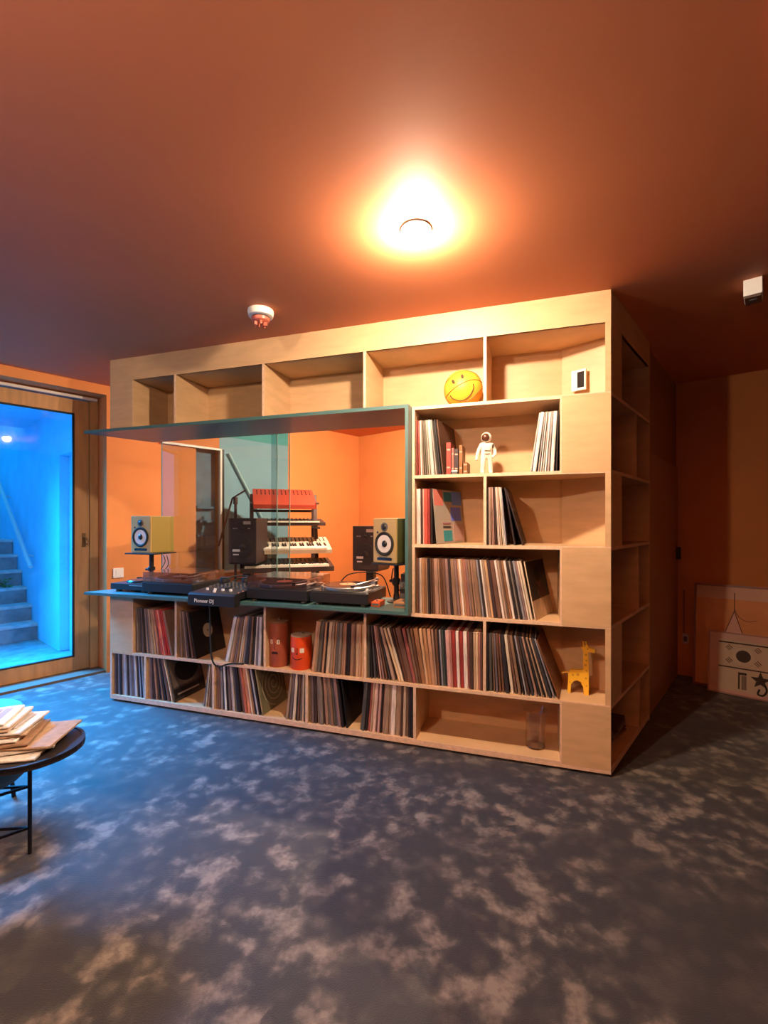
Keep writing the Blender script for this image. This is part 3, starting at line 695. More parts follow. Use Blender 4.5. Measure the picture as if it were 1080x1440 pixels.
for k, (x, z, q) in enumerate(((.110, .215, .006), (.112, .185, .005), (.108, .160, .007), (.112, .13, .005), (.07, .105, .008), (.045, .100, .006), (.11, .09, .006), (.030, .06, .004), (.113, .05, .005))):
    obj('spot', MB().lathe([(q, 0), (q, .0008)], 10, Matrix.Translation((x, -.0002, z)) @ Matrix.Rotation(PI/2, 4, 'X')), mat('spot_ochre', (.62, .30, .02), .5), gf)

# glass vase
vz = thing('glass_vase', 'clear glass vase standing in the empty bottom shelf', 'vase', W(2.915, .13, zF+.0005))
gv = glass('clear_glass', (.95, .92, .90), .10, .03)
obj('wall', MB().lathe([(.030, .004), (.052, .006), (.056, .05), (.054, .12), (.060, .18), (.066, .205), (.063, .205), (.056, .178), (.050, .12), (.051, .05), (.046, .014), (.002, .012)], 36, cap=False), gv, vz, smooth=True)
obj('base', MB().lathe([(.050, 0), (.054, .004), (.052, .012), (.002, .012)], 36), glass('thick_glass', (.78, .70, .64), .2), vz, smooth=True)

# papers in the return's bottom bay
for k in range(5):
    q = SP(.41+.012*k, .165); p = W(q[0], q[1], .0455+.012*k)
    o = obj('magazine', MB().box(-.13, .13, -.10, .10, 0, .011), mat('mag%d' % (k % 3), ['7a5a44', '5a3c30', '8c7460'][k % 3], .6), loc=p, rz=ANG_S+.05*k-.1)
    tag(o, 'magazine lying in the dark end bay of the return, %s in the pile' % ['lowest', 'second lowest', 'middle', 'second highest', 'topmost'][k], 'magazine', 'magazines in the end bay')

# ================================================================== DJ EQUIPMENT ON THE COUNTER
CZ = .7825
def knob(b, x, y, z, r=.006, h=.012): b.lathe([(r, 0), (r*.85, h), (.0008, h)], 10, Matrix.Translation((x, y, z)))
def feet(parent, w, dd, h, x0=0):
    for x in (x0+.04, x0+w-.04):
        for y in (.04, dd-.04): obj('foot', MB().lathe([(.020, 0), (.022, .004), (.018, h), (.010, h)], 16, Matrix.Translation((x, y, 0))), M_GREY, parent, smooth=True)
def turntable(u, d, label, lid, labelcol, w=.43, dd=.345, yaw=0, name='turntable'):
    t = thing(name, label, 'turntable', W(u, d, CZ), UA+yaw)
    feet(t, w, dd, .018)
    obj('plinth', MB().box(0, w, 0, dd, .018, .082), M_BLK, t, bevel=.005)
    obj('top_plate', MB().box(.006, w-.006, .006, dd-.006, .082, .086), mat('top_plate', (.035, .033, .034), .35, .3), t, bevel=.001)
    cx, cy = .175, dd/2
    obj('platter', MB().lathe([(.163, .086), (.166, .090), (.166, .104), (.160, .108), (.002, .108)], 48, Matrix.Translation((cx, cy, 0))), M_SILV, t, smooth=True)
    rc = obj('slipmat', MB().lathe([(.150, .108), (.150, .111), (.002, .111)], 48, Matrix.Translation((cx, cy, 0))), mat('vinyl_black', (.012, .012, .013), .25), t, smooth=True)
    obj('record_label', MB().lathe([(.052, .111), (.052, .1118), (.002, .1118)], 32, Matrix.Translation((cx, cy, 0))), mat('lab_'+labelcol, labelcol, .6), rc, smooth=True)
    obj('spindle', MB().lathe([(.0035, .111), (.0035, .124), (.001, .126)], 10, Matrix.Translation((cx, cy, 0))), M_SILV, t)
    obj('tonearm_base', MB().lathe([(.034, .086), (.034, .098), (.022, .104), (.020, .126), (.002, .128)], 24, Matrix.Translation((w-.055, dd-.075, 0))), M_SILV, t, smooth=True)
    arm = MB(); arm.tube(curve([(w-.055, dd-.020, .130), (w-.055, dd-.075, .132), (w-.060, dd-.17, .132), (w-.085, dd-.24, .126), (w-.115, dd-.275, .118)], 5), .0045)
    obj('tonearm', arm, M_SILV, t, smooth=True)
    obj('counterweight', MB().lathe([(.013, -.016), (.014, -.014), (.014, .014), (.013, .016)], 16, Matrix.Translation((w-.055, dd-.030, .130)) @ Matrix.Rotation(PI/2, 4, 'X')), M_SILV, t, smooth=True)
    obj('headshell', MB().box(-.010, .010, -.02, .018, -.012, .004, Matrix.Translation((w-.121, dd-.288, .117)) @ Matrix.Rotation(.45, 4, 'Z')), M_BLK, t)
    obj('pitch_fader', MB().box(w-.050, w-.024, .035, .150, .086, .089), M_GREY, t)
    b = MB(); b.box(w-.044, w-.030, .085, .098, .089, .100); obj('fader_cap', b, M_WHITE, t)
    b = MB(); b.lathe([(.016, .086), (.016, .094), (.001, .095)], 16, Matrix.Translation((.030, .030, 0))); b.lathe([(.006, .086), (.006, .112), (.001, .114)], 12, Matrix.Translation((.075, .028, 0)))
    obj('start_button', b, M_SILV, t, smooth=True)
    if lid:
        g = glass('dust_cover_clear', (.76, .70, .72), .24, .14)
        c = MB(); a0, a1, b0, b1, z0, z1 = .004, w-.004, .004, dd-.004, .087, .152
        c.box(a0, a1, b0, b0+.003, z0, z1); c.box(a0, a1, b1-.003, b1, z0, z1); c.box(a0, a0+.003, b0+.003, b1-.003, z0, z1); c.box(a1-.003, a1, b0+.003, b1-.003, z0, z1); c.box(a0, a1, b0, b1, z1, z1+.003)
        obj('dust_cover', c, g, t)
        for x in (.09, w-.09): obj('hinge', MB().box(x-.016, x+.016, dd-.002, dd+.012, .07, .105), M_BLK, t)
    return t
# left-most small player
t = thing('media_player', 'small black player at the far left end of the counter', 'player', W(-.02, .02, CZ), UA)
feet(t, .31, .25, .016)
obj('body', MB().box(0, .31, 0, .26, .016, .060), M_BLK, t, bevel=.004)
obj('jog_wheel', MB().lathe([(.085, .060), (.088, .068), (.080, .076), (.002, .077)], 40, Matrix.Translation((.150, .12, 0))), mat('jog', (.04, .042, .05), .25, .4), t, smooth=True)
obj('display', MB().box(.02, .12, .215, .255, .060, .078), M_BLKG, t)
b = MB()
for k in range(3): knob(b, .26, .06+.06*k, .060, .009)
obj('knob', b, M_SILV, t)
obj('fader', MB().box(.235, .248, .03, .22, .060, .064), M_GREY, t)
obj('front_strip', MB().box(.175, .30, -.001, 0, .046, .052), M_SILV, t)
turntable(.300, -.010, 'left turntable under a clear dust cover next to the mixer', True, 'b08a70')
turntable(1.165, -.030, 'turntable under a clear dust cover right of the mixer', True, 'c07050')
turntable(1.615, -.030, 'uncovered turntable with an orange record label on the counter', False, 'd07a44', w=.375)
# mixer
mx = thing('dj_mixer', 'black DJ mixer between the turntables, overhanging the counter', 'mixer', W(.800, -.135, CZ), UA)
w_ = .350; dm = .375
for x in (.04, w_-.04):
    for y in (.10, dm-.04): obj('foot', MB().lathe([(.014, 0), (.014, .012)], 14, Matrix.Translation((x, y, 0))), M_RUB, mx)
obj('chassis', MB().prism([(.0, -.028), (.058, -.028), (.060, .012), (dm, .012), (dm, .080), (.02, .052), (0, .040)], 0, w_, 'x'), M_BLK, mx, bevel=.003)
fp = Matrix.Translation((0, 0, 0))
def top(y): return .052 + (y-.02)*(.028/(dm-.02))
b = MB(); knob(b, 0, 0, 0, .0085, .016); kme = b.mesh('rotary_knob'); kme.materials.append(M_GREY)
for cx in (.045, .105, .165, .225, .285):
    for cy in (.15, .19, .23, .27, .31):
        o = bpy.data.objects.new('rotary_knob', kme); COL.objects.link(o); o.location = (cx+.01, cy, top(cy)-.001); o.parent = mx
for k in range(4):
    obj('channel_fader', MB().box(.072+.06*k, .086+.06*k, .085, .097, top(.09), top(.09)+.014), M_WHITE, mx)
obj('crossfader', MB().box(.165, .178, .035, .050, top(.04), top(.04)+.012), M_WHITE, mx)
obj('meter', MB().box(.183, .190, .13, .32, top(.2), top(.2)+.004), M_BLKG, mx)
b = MB()
for k in range(6): b.lathe([(.004, 0), (.004, .003)], 8, Matrix.Translation((.34, .06+.045*k, top(.06+.045*k)-.0005)))
obj('cue_button', b, mat('warm_led', (.9, .35, .2), .5, emit=((1, .3, .15), .6)), mx)
text('lettering', 'Pioneer DJ', .034, M_WHITE, mx, Matrix.Translation((.125, -.0005, -.008)) @ FRONT)
# headphones on the mixer
hp_ = thing('headphones', 'black headphones lying across the back of the mixer', 'headphones', W(.95, .17, CZ+.098), UA+.3)
obj('headband', MB().tube(curve([(-.085, 0, 0), (-.075, .05, .012), (-.03, .10, .020), (.03, .10, .020), (.075, .05, .012), (.085, 0, 0)], 5), [.006]*26), M_BLK, hp_, smooth=True)
for s_ in (-1, 1):
    c = obj('ear_cup', MB().lathe([(.030, 0), (.036, .006), (.034, .022), (.020, .026), (.002, .027)], 24, Matrix.Translation((.075*s_, -.02, -.010))), M_BLK, hp_, smooth=True)
    obj('ear_pad', MB().lathe([(.024, .020), (.034, .024), (.032, .034), (.018, .034)], 24, Matrix.Translation((.075*s_, -.02, -.010))), M_RUB, c, smooth=True)

# cables
def cable(pts, r, label, name='cable', m=M_RUB):
    o = obj(name, MB().tube(curve(pts, 8), r, 7), m, smooth=True); tag(o, label, 'cable'); return o
p0 = W(.905, -.085, .765)
cable([W(.935, -.060, .775), W(.935, -.092, .768), W(.937, -.092, .70), W(.938, -.088, .52), W(.945, -.080, .40), W(.97, -.055, .352), W(1.03, -.02, .3655), W(1.12, .01, .3655)], .0055, 'black cable hanging from the mixer in a loop over the lower shelf')
cable([W(.86, .25, .86), W(.90, .29, .875), W(1.0, .30, .82), W(1.10, .29, .85), W(1.155, .25, .90), W(1.16, .29, .80)], .006, 'thick black cable bunched behind the mixer')
cable([W(.80, .27, .83), W(.93, .295, .80), W(1.04, .27, .87), W(1.12, .30, .82), W(1.14, .30, .79)], .005, 'thin black cable looping behind the mixer, lower of two')
cable([W(1.67, .30, .88), W(1.75, .26, .94), W(1.86, .29, .955), W(1.97, .30, .93), W(2.02, .31, .80)], .004, 'thin black cable arching over the uncovered turntable')
cable([W(2.06, .24, .99), W(2.04, .28, .90), W(2.09, .30, .84), W(2.16, .29, .80)], .004, 'black cable dropping behind the right speaker stand')
cable([W(.205, .29, 1.03), W(.21, .30, .98), W(.18, .29, .92), W(.17, .28, .86)], .003, 'thin dark cable hanging behind the left speaker')
cable([W(.235, .29, 1.03), W(.24, .30, .96), W(.20, .29, .90), W(.18, .285, .84)], .003, 'second thin dark cable hanging beside the left speaker pole')

# ------------------------------------------------------------------ speakers
M_GOLD = mat('gold_cone_cabinet', (.50, .33, .12), .38, .15)
M_OLIV = mat('olive_cabinet', (.30, .21, .05), .4)
def yellow_speaker(loc, rz, label, side, name='studio_speaker'):
    t = thing(name, label, 'speaker', loc, rz)
    w, h, d = .185, .275, .235
    obj('cabinet', MB().box(-w/2, w/2, .012, d, 0, h), side, t, bevel=.006)
    obj('front_baffle', MB().box(-w/2, w/2, 0, .014, 0, h), M_GOLD, t, bevel=.005)
    RX = Matrix.Rotation(PI/2, 4, 'X')
    wf = obj('woofer_surround', MB().lathe([(.074, 0), (.074, .006), (.066, .009), (.056, .004), (.054, 0)], 40, Matrix.Translation((0, 0, .118)) @ RX), M_RUB, t, smooth=True)
    obj('woofer_cone', MB().lathe([(.055, .004), (.040, .0015), (.024, .001), (.002, .001)], 36, Matrix.Translation((0, 0, .118)) @ RX), mat('pale_cone', (.66, .58, .52), .4), wf, smooth=True)
    obj('dust_cap', MB().lathe([(.022, .001), (.019, .008), (.010, .013), (.002, .014)], 24, Matrix.Translation((.003, 0, .118)) @ RX), M_BLK, wf, smooth=True)
    tw = obj('tweeter_ring', MB().lathe([(.027, 0), (.027, .003), (.018, .005), (.017, .002)], 28, Matrix.Translation((0, 0, .222)) @ RX), M_GREY, t, smooth=True)
    obj('tweeter_dome', MB().lathe([(.017, .002), (.012, .008), (.002, .010)], 20, Matrix.Translation((0, 0, .222)) @ RX), M_BLK, tw, smooth=True)
    obj('badge', MB().lathe([(.007, 0), (.007, .002)], 14, Matrix.Translation((-.055, 0, .188)) @ RX), M_BLK, t)
    obj('bass_port', MB().prism([(-.060, .022), (-.055, .016), (.055, .016), (.060, .022), (.060, .030), (.050, .034), (-.050, .034), (-.060, .030)], -.0015, .0005, 'y'), M_BLKG, t)
    return t
yellow_speaker(W(.115, .16, 1.055), UA, 'yellow studio speaker with a white cone on the left pole stand', M_OLIV)
yellow_speaker(W(2.032, .15, 1.032), UA-math.radians(22), 'yellow studio speaker beside the right end of the teal frame', mat('dark_olive_cabinet', (.075, .07, .02), .4))
def desk_stand(loc, rz, label, zt, tw=.135, td=.20, name='speaker_stand'):
    t = thing(name, label, 'stand', loc, rz)
    hh = zt-CZ
    obj('top_plate', MB().box(-tw, tw, -.03, td, hh-.010, hh-.0005), M_BLK, t, bevel=.002)
    obj('pole', MB().tube([(0, .09, .01), (0, .09, hh-.010)], .016, 16), M_BLK, t, smooth=True)
    obj('collar', MB().lathe([(.024, hh*.45), (.026, hh*.47), (.026, hh*.58), (.020, hh*.60)], 18, Matrix.Translation((0, .09, 0))), M_BLK, t, smooth=True)
    obj('knob', MB().tube([(-.020, .085, hh*.52), (-.045, .08, hh*.52)], .009, 12), M_BLK, t, smooth=True)
    obj('base', MB().lathe([(.060, 0), (.060, .006), (.022, .016), (.018, .05), (.002, .05)], 28, Matrix.Translation((0, .09, 0))), M_BLK, t, smooth=True)
    return t
desk_stand(W(.133, .155, CZ), UA, 'black pole stand with a flat tray under the left yellow speaker', 1.0545)
desk_stand(W(2.05, .15, CZ), UA-math.radians(22), 'black pole stand under the right yellow speaker', 1.0315, .10, .17)

def monitor(loc, rz, label, z, stand_label, name='monitor_speaker'):
    t = thing(name, label, 'speaker', (loc[0], loc[1], z), rz)
    w, h, d = .25, .39, .30
    M_B = mat('black_vinyl_wrap', (.040, .024, .022), .5, noise=.15, nscale=50)
    obj('cabinet', MB().box(-w/2, w/2, 0, d, 0, h), M_B, t, bevel=.005)
    RX = Matrix.Rotation(PI/2, 4, 'X')
    obj('woofer', MB().lathe([(.095, 0), (.095, .004), (.085, .006), (.030, .002), (.025, .006), (.002, .008)], 36, Matrix.Translation((0, 0, .135)) @ RX), mat('dim_cone', (.028, .018, .016), .5), t, smooth=True)
    obj('tweeter', MB().lathe([(.045, 0), (.045, .003), (.014, .003), (.010, .007), (.002, .008)], 28, Matrix.Translation((0, 0, .30)) @ RX), mat('dim_cone', (.02, .02, .02), .5), t, smooth=True)
    PL = mat('pale_badge', (.45, .36, .32), .5)
    b = MB(); b.box(.010, .075, -.007, -.005, .335, .362); obj('badge', b, PL, t)
    b = MB()
    for k in range(6): b.box(-.085+.027*k, -.085+.027*k+.020, -.002, 0, .295, .302)
    obj('name_strip', b, PL, t)
    b = MB(); b.box(-.085, -.02, -.007, -.005, .098, .118); b.box(-.08, -.03, -.007, -.005, .066, .078); obj('lower_badge', b, mat('bright_badge', (.75, .68, .62), .5), t)
    s = thing('floor_stand', stand_label, 'stand', (loc[0], loc[1], 0), rz)
    obj('top_plate', MB().box(-.12, .12, 0, .28, z-.012, z-.0005), M_BLK, s); obj('pole', MB().box(-.035, .035, .10, .17, .02, z-.012), M_BLK, s); obj('base_plate', MB().box(-.13, .13, .0, .20, 0, .02), M_BLK, s)
    return t
monitor((-1.235, 4.06), UA-math.radians(-14), 'black monitor speaker behind the glass, left of the keyboards', .93, 'black floor stand under the left monitor speaker')
monitor((-.165, 4.15), math.radians(-20), 'black monitor speaker behind the right yellow speaker', .86, 'black floor stand under the right monitor speaker')

# small gear behind the right speaker
for k, (u, d, z, w, dd, h, m, lab) in enumerate(((1.99, .02, CZ, .055, .10, .030, mat('orange_box', 'd0582c', .5), 'small orange gadget on the counter by the speaker pole'),
        (2.125, .03, CZ, .092, .13, .034, mat('tan_box', 'b07a50', .5), 'flat tan box on the counter against the teal side'),
        (2.115, .20, CZ, .10, .16, .085, M_BLK, 'black rack unit on the counter behind the tan box'))):
    t = thing('gadget_box', lab, 'box', W(u, d, z), UA)
    obj('case', MB().box(0, w, 0, dd, 0, h), m, t, bevel=.003)
    obj('face_plate', MB().box(.006, w-.006, -.002, 0, h*.3, h*.7), M_GREY, t); b = MB(); knob(b, w*.5, dd*.3, h, .006, .008); obj('knob', b, M_SILV, t)
t = thing('audio_interface', 'silver faced audio unit stacked on the black rack unit', 'audio unit', W(2.115, .19, CZ+.0855), UA)
obj('case', MB().box(0, .105, 0, .17, 0, .05), M_BLK, t, bevel=.002); obj('face_plate', MB().box(.003, .102, -.003, 0, .004, .046), M_GREY, t)
for k in range(3): obj('knob', MB().lathe([(.008, 0), (.007, .010)], 12, Matrix.Translation((.02+.03*k, -.003, .025)) @ Matrix.Rotation(PI/2, 4, 'X')), M_SILV, t)
t = thing('effects_pedal', 'pale topped small unit, highest in the stack behind the speaker', 'audio unit', W(2.125, .19, CZ+.1360), UA)
obj('case', MB().box(0, .09, 0, .14, 0, .045), M_BLK, t, bevel=.002); obj('top_plate', MB().box(.004, .086, .004, .136, .045, .048), mat('pale_plate', 'c8a898', .5), t); obj('switch', MB().box(.04, .05, .03, .05, .048, .054), M_SILV, t)

# ------------------------------------------------------------------ keyboard stand and synthesizers
KS = (-1.02, 4.62); KR = math.radians(17)
st_ = thing('keyboard_stand', 'dark tiered keyboard stand behind the counter', 'stand', (KS[0], KS[1], 0), KR)
M_STD = mat('brown_black_metal', (.055, .025, .02), .45)
for x in (-.28, .34):
    obj('rear_leg', MB().bar((x, .26, 0), (x, .13, 1.52), .035, .03), M_STD, st_)
    obj('front_leg', MB().bar((x, -.28, 0), (x, .06, 1.56), .035, .03), M_STD, st_)
    for z, y in ((.80, -.22), (1.02, -.13), (1.25, -.05), (1.49, .02)):
        obj('arm', MB().bar((x, y+.18, z-.012), (x, y-.17, z-.022), .026, .02), M_STD, st_)
for z in (.25, .9, 1.40): obj('cross_bar', MB().bar((-.28, .26-.13*z/1.52, z), (.34, .26-.13*z/1.52, z), .025), M_STD, st_)
def synth(y, z, w, dd, h, bodym, label, keys, panel, tilt=0, x=-.02, name='synthesizer'):
    base = Matrix.Translation((KS[0], KS[1], 0)) @ Matrix.Rotation(KR, 4, 'Z') @ Matrix.Translation((x, y, z)) @ Matrix.Rotation(tilt, 4, 'X')
    t = bpy.data.objects.new(name, None); COL.objects.link(t); t.matrix_world = base; tag(t, label, 'keyboard', 'synthesizers on the tiered stand')
    obj('case', MB().prism([(-dd/2, 0), (dd/2, 0), (dd/2, h), (dd*.05, h*.8), (-dd/2, h*.45)], -w/2, w/2, 'x'), bodym, t, bevel=.003)
    if keys:
        b = MB(); n = int((w-.08)/.0235)
        for k in range(n): b.box(-w/2+.04+k*.0235, -w/2+.04+k*.0235+.0215, -dd/2-.012, -dd*.02, h*.46, h*.66)
        obj('white_keys', b, mat('ivory', (.80, .72, .62), .35), t)
        b = MB()
        for k in range(n):
            if k % 7 in (0, 1, 3, 4, 5): b.box(-w/2+.04+k*.0235+.015, -w/2+.04+k*.0235+.028, -dd*.30, -dd*.02, h*.66, h*.80)
        obj('black_keys', b, M_BLK, t)
    sl = math.atan2(h*.2, dd*.45)
    b = MB(); rows = 3
    for i in range(int(w/.04)-1):
        for j in range(rows):
            yy = dd*.12+j*dd*.12; knob(b, -w/2+.04+i*.04, yy, h*(.8+.2*(yy-dd*.05)/(dd*.45))-.002, .006, .012)
    obj('knobs', b, panel, t)['kind'] = 'stuff'
    return t
synth(.03, 1.47, .60, .34, .10, mat('red_case', (.42, .055, .03), .45), 'red synthesizer on the top tier of the stand', False, M_BLK, math.radians(20), x=.03)
synth(-.05, 1.25, .78, .30, .07, mat('dark_case', (.05, .025, .02), .45), 'dark keyboard with white keys, second tier from the top', True, M_GREY, x=.02)
synth(-.14, 1.02, .84, .36, .085, mat('cream_case', (.62, .50, .38), .45), 'cream synthesizer full of knobs, third tier from the top', True, M_STD, math.radians(10), x=.03)
synth(-.26, .83, .84, .34, .10, mat('dark_case', 'x' if False else (.05, .025, .02), .45), 'dark keyboard with pale keys on the lowest tier', True, M_GREY, x=.03)

# leaning pole left of the stand (boom arms)
t = thing('microphone_stand', 'thin dark boom stand left of the keyboard stand', 'stand', (-1.46, 4.58, 0))
obj('pole', MB().tube([(0, 0, .02), (.0, 0, 1.50)], .013, 10), M_STD, t, smooth=True)
obj('boom', MB().tube([(-.16, -.02, 1.05), (-.03, 0, 1.52), (.10, 0, 1.60)], .009, 8), M_STD, t, smooth=True)
for k in range(3):
    a = k*2.1+.4; obj('leg', MB().tube([(0, 0, .16), (.20*math.cos(a), .20*math.sin(a), .010)], .009, 8), M_STD, t, smooth=True)
obj('clamp', MB().lathe([(.022, 1.46), (.022, 1.53)], 12), M_STD, t)

# socket on left wall
sw = thing('wall_switch', 'white switch plate on the orange wall above the left player', 'switch', R(1.573, NL+.001, .845), ANG_S)
obj('plate', MB().box(-.042, .042, -.010, 0, -.042, .042), M_WHITE, sw, bevel=.002)
obj('rocker', MB().box(-.022, .022, -.014, -.010, -.028, .028), M_WHITE, sw, bevel=.001)

# ================================================================== PICTURES AGAINST THE BACK WALL
def leaning(s_, n_, ang, back=0):
    # x runs along the wall to the right (+n), z up, leaning back against wall
    M = Matrix.Translation(R(s_, n_, 0)); X = Vector((N2[0], N2[1], 0)); Y = Vector((S2[0], S2[1], 0))
    B = Matrix((X, Y, Vector((0, 0, 1)))).transposed().to_4x4()
    return M @ B @ Matrix.Rotation(-ang, 4, 'X')
pf = bpy.data.objects.new('picture_frame', None); COL.objects.link(pf); pf.matrix_world = leaning(4.42, -.545, math.radians(8)); tag(pf, 'large thin framed glazed picture leaning on the far wall', 'picture')
PW_, PH_ = .95, .80; M_FR = mat('rose_brown_frame', (.26, .10, .085), .4)
b = MB(); b.box(0, PW_, 0, .022, 0, .016); b.box(0, PW_, 0, .022, PH_-.016, PH_); b.box(0, .016, 0, .022, .016, PH_-.016); b.box(PW_-.016, PW_, 0, .022, .016, PH_-.016)
obj('frame', b, M_FR, pf)
obj('backing', MB().box(.016, PW_-.016, .012, .020, .016, PH_-.016), mat('orange_print_glare', (.90, .42, .16), .6, noise=.1, nscale=4), pf)  # print colour raised to carry the reflection in its glazing
obj('print_sky', MB().box(.016, PW_-.016, .0105, .012, PH_-.11, PH_-.016), mat('print_pale', (.90, .62, .48), .6), pf)
b = MB(); b.prism([(.17, .35), (.34, .35), (.26, .60)], .0095, .0105, 'y'); obj('print_cone', b, mat('print_pink', (.90, .58, .46), .6), pf)
b = MB(); b.tube([(.262, .009, .74), (.262, .009, .60), (.17, .009, .33)], .003, 6); b.tube([(.262, .009, .60), (.345, .009, .33)], .003, 6); b.tube(curve([(.262, .009, .62), (.29, .009, .56), (.34, .009, .53), (.40, .009, .54)], 5), .002, 6)
obj('print_line', b, mat('line_brown', (.16, .05, .03), .6), pf)
obj('glazing', MB().box(.016, PW_-.016, .004, .006, .016, PH_-.016), glass('picture_glass', (.98, .97, .96), .06), pf)
pk = bpy.data.objects.new('art_print', None); COL.objects.link(pk); pk.matrix_world = leaning(4.31, -.435, math.radians(9)); tag(pk, 'smaller framed print with black disc and star leaning in front of the large picture', 'picture')
QW, QH = .80, .455
b = MB(); b.box(0, QW, 0, .018, 0, .010); b.box(0, QW, 0, .018, QH-.010, QH); b.box(0, .010, 0, .018, .010, QH-.010); b.box(QW-.010, QW, 0, .018, .010, QH-.010)
obj('frame', b, mat('rose_frame', (.50, .27, .22), .45), pk)
obj('mount', MB().box(.010, QW-.010, .010, .016, .010, QH-.010), mat('mount_pink', (.85, .60, .52), .7), pk)
obj('sheet', MB().box(.065, .37, .0085, .010, .03, .40), mat('sheet_buff', (.80, .70, .54), .7), pk)
inkm = mat('print_ink', (.035, .022, .018), .6)
b = MB(); b.box(.065, .37, .0075, .0085, .375, .385); b.box(.065, .37, .0075, .0085, .195, .204); obj('print_rule', b, inkm, pk)
obj('print_disc', MB().prism([(a, c) for a, c in disc(.215, .290, .044, .044)], .0075, .0085, 'y'), inkm, pk)
obj('print_halo', MB().prism([(a, c) for a, c in disc(.215, .290, .066, .066)], .0079, .0085, 'y'), mat('halo_buff', (.85, .76, .62), .7), pk)
b = MB()
for cx, cz in ((.13, .345), (.13, .25), (.30, .345), (.30, .25)):
    m_ = Matrix.Translation((cx, .008, cz)) @ Matrix.Rotation(PI/4, 4, 'Y')
    for k in (-1, 0, 1): b.box(-.018, .018, -.0005, .0005, k*.012-.003, k*.012+.003, m_)
obj('print_bars', b, mat('ink_brown', (.16, .10, .07), .6), pk)
b = MB(); b.box(.185, .195, .0075, .0085, .05, .17); b.box(.185, .235, .0075, .0085, .155, .172); obj('print_arch', b, inkm, pk)
star = [(.315+(.062 if k % 2 == 0 else .026)*math.sin(2*PI*k/10), .135+(.062 if k % 2 == 0 else .026)*math.cos(2*PI*k/10)) for k in range(10)]
b = MB(); b.prism(star, .0070, .0085, 'y'); b.tube(curve([(.34, .0075, .11), (.35, .0075, .07), (.33, .0075, .035), (.30, .0075, .04), (.31, .0075, .075)], 5), .007, 6); obj('print_star', b, inkm, pk)
obj('print_columns', MB().box(.205, .235, .0078, .0085, .05, .15), mat('column_grey', (.30, .25, .20), .7), pk)
obj('glazing', MB().box(.010, QW-.010, .003, .005, .010, QH-.010), glass('picture_glass', 'ffffff'), pk)
t = thing('wall_socket', 'small pale socket low on the far wall beside the partition', 'socket', R(SB-.001, -.615, .31), math.atan2(N2[1], N2[0]))
obj('plate', MB().box(-.022, .022, -.010, 0, -.04, .04), mat('dull_white', (.5, .42, .38), .5), t, bevel=.002); obj('insert', MB().box(-.012, .012, -.013, -.010, -.02, .02), M_GREY, t)
obj_ = MB().tube([R(SB-.014, -.625, .36), R(SB-.014, -.625, .72)], .007, 8)
tag(obj('cable_conduit', obj_, mat('conduit_brown', (.25, .12, .08), .5), smooth=True), 'thin vertical conduit above the low socket on the far wall', 'pipe')

# ================================================================== SIDE TABLE WITH PAPERS
TZ = .46
TX, TY, TR = -1.303, 1.715, .172
tb = thing('side_table', 'low black oval side table with thin metal legs at the left edge', 'table', (TX, TY, 0))
ov = [(TR*math.cos(a), TR*math.sin(a)) for a in [(-PI/2+PI*k/16) for k in range(17)]] + [(-.34+TR*math.cos(a), -.06+TR*math.sin(a)) for a in [(PI/2+PI*k/16) for k in range(17)]]
M_TT = mat('black_tray', (.018, .014, .015), .35)
obj('tabletop', MB().prism(ov, TZ-.014, TZ-.004), M_TT, tb)
b = MB(); n = len(ov); inn = [(x*.965-.006, y*.965) for x, y in ov]
b.add([(x, y, TZ-.022) for x, y in ov]+[(x, y, TZ) for x, y in ov]+[(x, y, TZ) for x, y in inn]+[(x, y, TZ-.022) for x, y in inn],
      [(i, (i+1) % n, n+(i+1) % n, n+i) for i in range(n)]+[(n+i, n+(i+1) % n, 2*n+(i+1) % n, 2*n+i) for i in range(n)]+[(2*n+i, 2*n+(i+1) % n, 3*n+(i+1) % n, 3*n+i) for i in range(n)]+[(3*n+i, 3*n+(i+1) % n, (i+1) % n, i) for i in range(n)])
obj('rim', b, M_TT, tb)
lg = [(-.068, .088), (-.40, .05), (-.36, -.17), (.02, -.10)]
for x, y in lg[:3]: obj('leg', MB().tube([(x, y, 0), (x, y, TZ-.014)], .0075, 10), M_DARK, tb, smooth=True)
obj('stretcher', MB().tube([(-.068, .088, .10), (-.36, -.17, .10), (-.40, .05, .10), (-.068, .088, .10)], .006, 8), M_DARK, tb)
obj('stretcher', MB().tube([(-.068, .088, .26), (-.36, -.17, .26), (-.40, .05, .26), (-.068, .088, .26)], .006, 8), M_DARK, tb)
tr_ = MB().lathe([(.05, .325), (.12, .335), (.155, .37), (.165, .41), (.158, .41), (.145, .372), (.11, .342), (.002, .338)], 32, Matrix.Translation((-.165, -.02, 0)), cap=False)
obj('lower_bowl', tr_, mat('blue_bowl', (.03, .16, .30), .4), tb, smooth=True)['label'] = 'blue bowl shaped tray slung under the top'
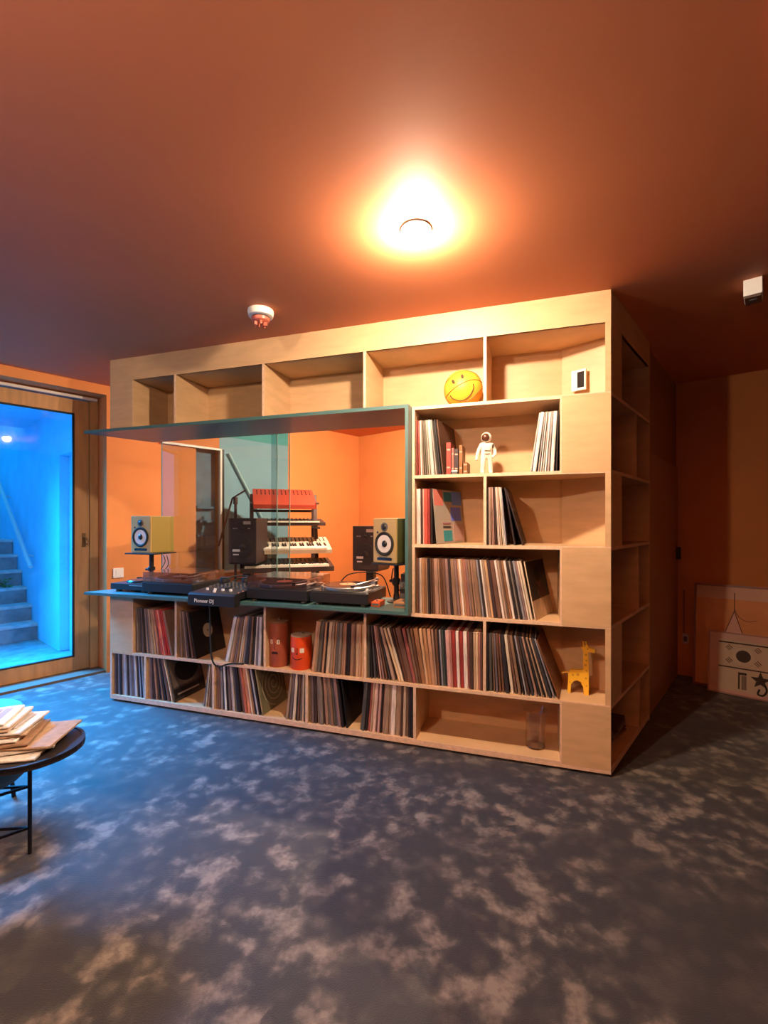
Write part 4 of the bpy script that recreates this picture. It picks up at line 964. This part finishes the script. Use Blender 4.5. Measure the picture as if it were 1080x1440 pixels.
# newspapers
random.seed(11)
NPAL = ['c8c2b8', 'b8b0a4', 'a08468', '8a6a50', 'd8d2cc', 'b49a80', 'cfc8c2', 'c0a890', 'd8d4d0', 'e0dcd8']
desc = ['lowest in the pile, dark fold to the front', 'second from the bottom', 'tan fold sticking out to the right', 'brown and creased, middle of the pile', 'pale one above the creased brown sheet', 'tan one with curled corner', 'white one poking out to the right', 'beige one under the white top sheets', 'second from the top', 'topmost and whitest sheet']
zc = TZ-.003
for k in range(10):
    w1, l1 = .30-.012*k, .24-.006*k; rz = math.radians([12, 24, 8, 18, 14, 22, 10, 17, 15, 19][k]); ox = [-.075, -.065, -.035, -.12, -.15, -.14, -.13, -.17, -.165, -.18][k]; oy = [-.02, .01, .03, 0, .01, .02, .03, .01, .02, .01][k]
    th_ = .009
    b = MB(); nx = 10; vv = []
    for side in (0, 1):
        for i in range(nx+1):
            for j in (0, 1):
                x = -w1/2+w1*i/nx; sag = .0012*math.sin(i*1.3+k)+.0012
                vv.append((x, (-l1/2 if j == 0 else l1/2), side*th_*.72+sag*(1 if side else .6)))
    m1 = (nx+1)*2; ff = []
    for i in range(nx):
        a = 2*i; ff += [(a, a+2, a+3, a+1), (m1+a, m1+a+1, m1+a+3, m1+a+2), (a, m1+a, m1+a+2, a+2), (a+1, a+3, m1+a+3, m1+a+1)]
    ff += [(0, 1, m1+1, m1), (2*nx, m1+2*nx, m1+2*nx+1, 2*nx+1)]
    b.add(vv, ff)
    t = obj('newspaper', b, mat('newsprint_%d' % k, NPAL[k], .8, noise=.18, nscale=40), loc=(TX+ox, TY+oy, zc+.0005), rz=rz)
    tag(t, 'folded newspaper on the oval table, '+desc[k], 'newspaper', 'newspapers on the side table')
    obj('fold_edge', MB().tube([(-w1/2, -l1/2+.001, th_*.45), (w1/2, -l1/2+.001, th_*.45)], th_*.34, 8), mat('newsprint_%d' % k, NPAL[k]), t, smooth=True)
    if k > 5:
        b = MB()
        for i in range(5): b.box(-w1*.4+i*w1*.16, -w1*.4+i*w1*.16+w1*.12, -l1*.3, l1*.35, th_*.72+.0030, th_*.72+.0034)
        obj('text_column', b, mat('print_grey', (.42, .40, .42), .8), t)
    zc += .0105
# teal round stool beyond
ts = thing('round_stool', 'pale blue round topped stool behind the papers at the left edge', 'stool', (-1.87, 2.10, 0))
obj('seat', MB().lathe([(.18, .385), (.195, .39), (.198, .405), (.190, .415), (.002, .417)], 40), mat('aqua_seat', (.08, .34, .36), .35), ts, smooth=True)
for k in range(3):
    a = k*2*PI/3+.5; obj('leg', MB().tube([(.16*math.cos(a), .16*math.sin(a), 0), (.12*math.cos(a),   .12*math.sin(a), .385)], .009, 8), M_DARK, ts, smooth=True)
print('records', NREC[0], 'objects', len(bpy.data.objects))
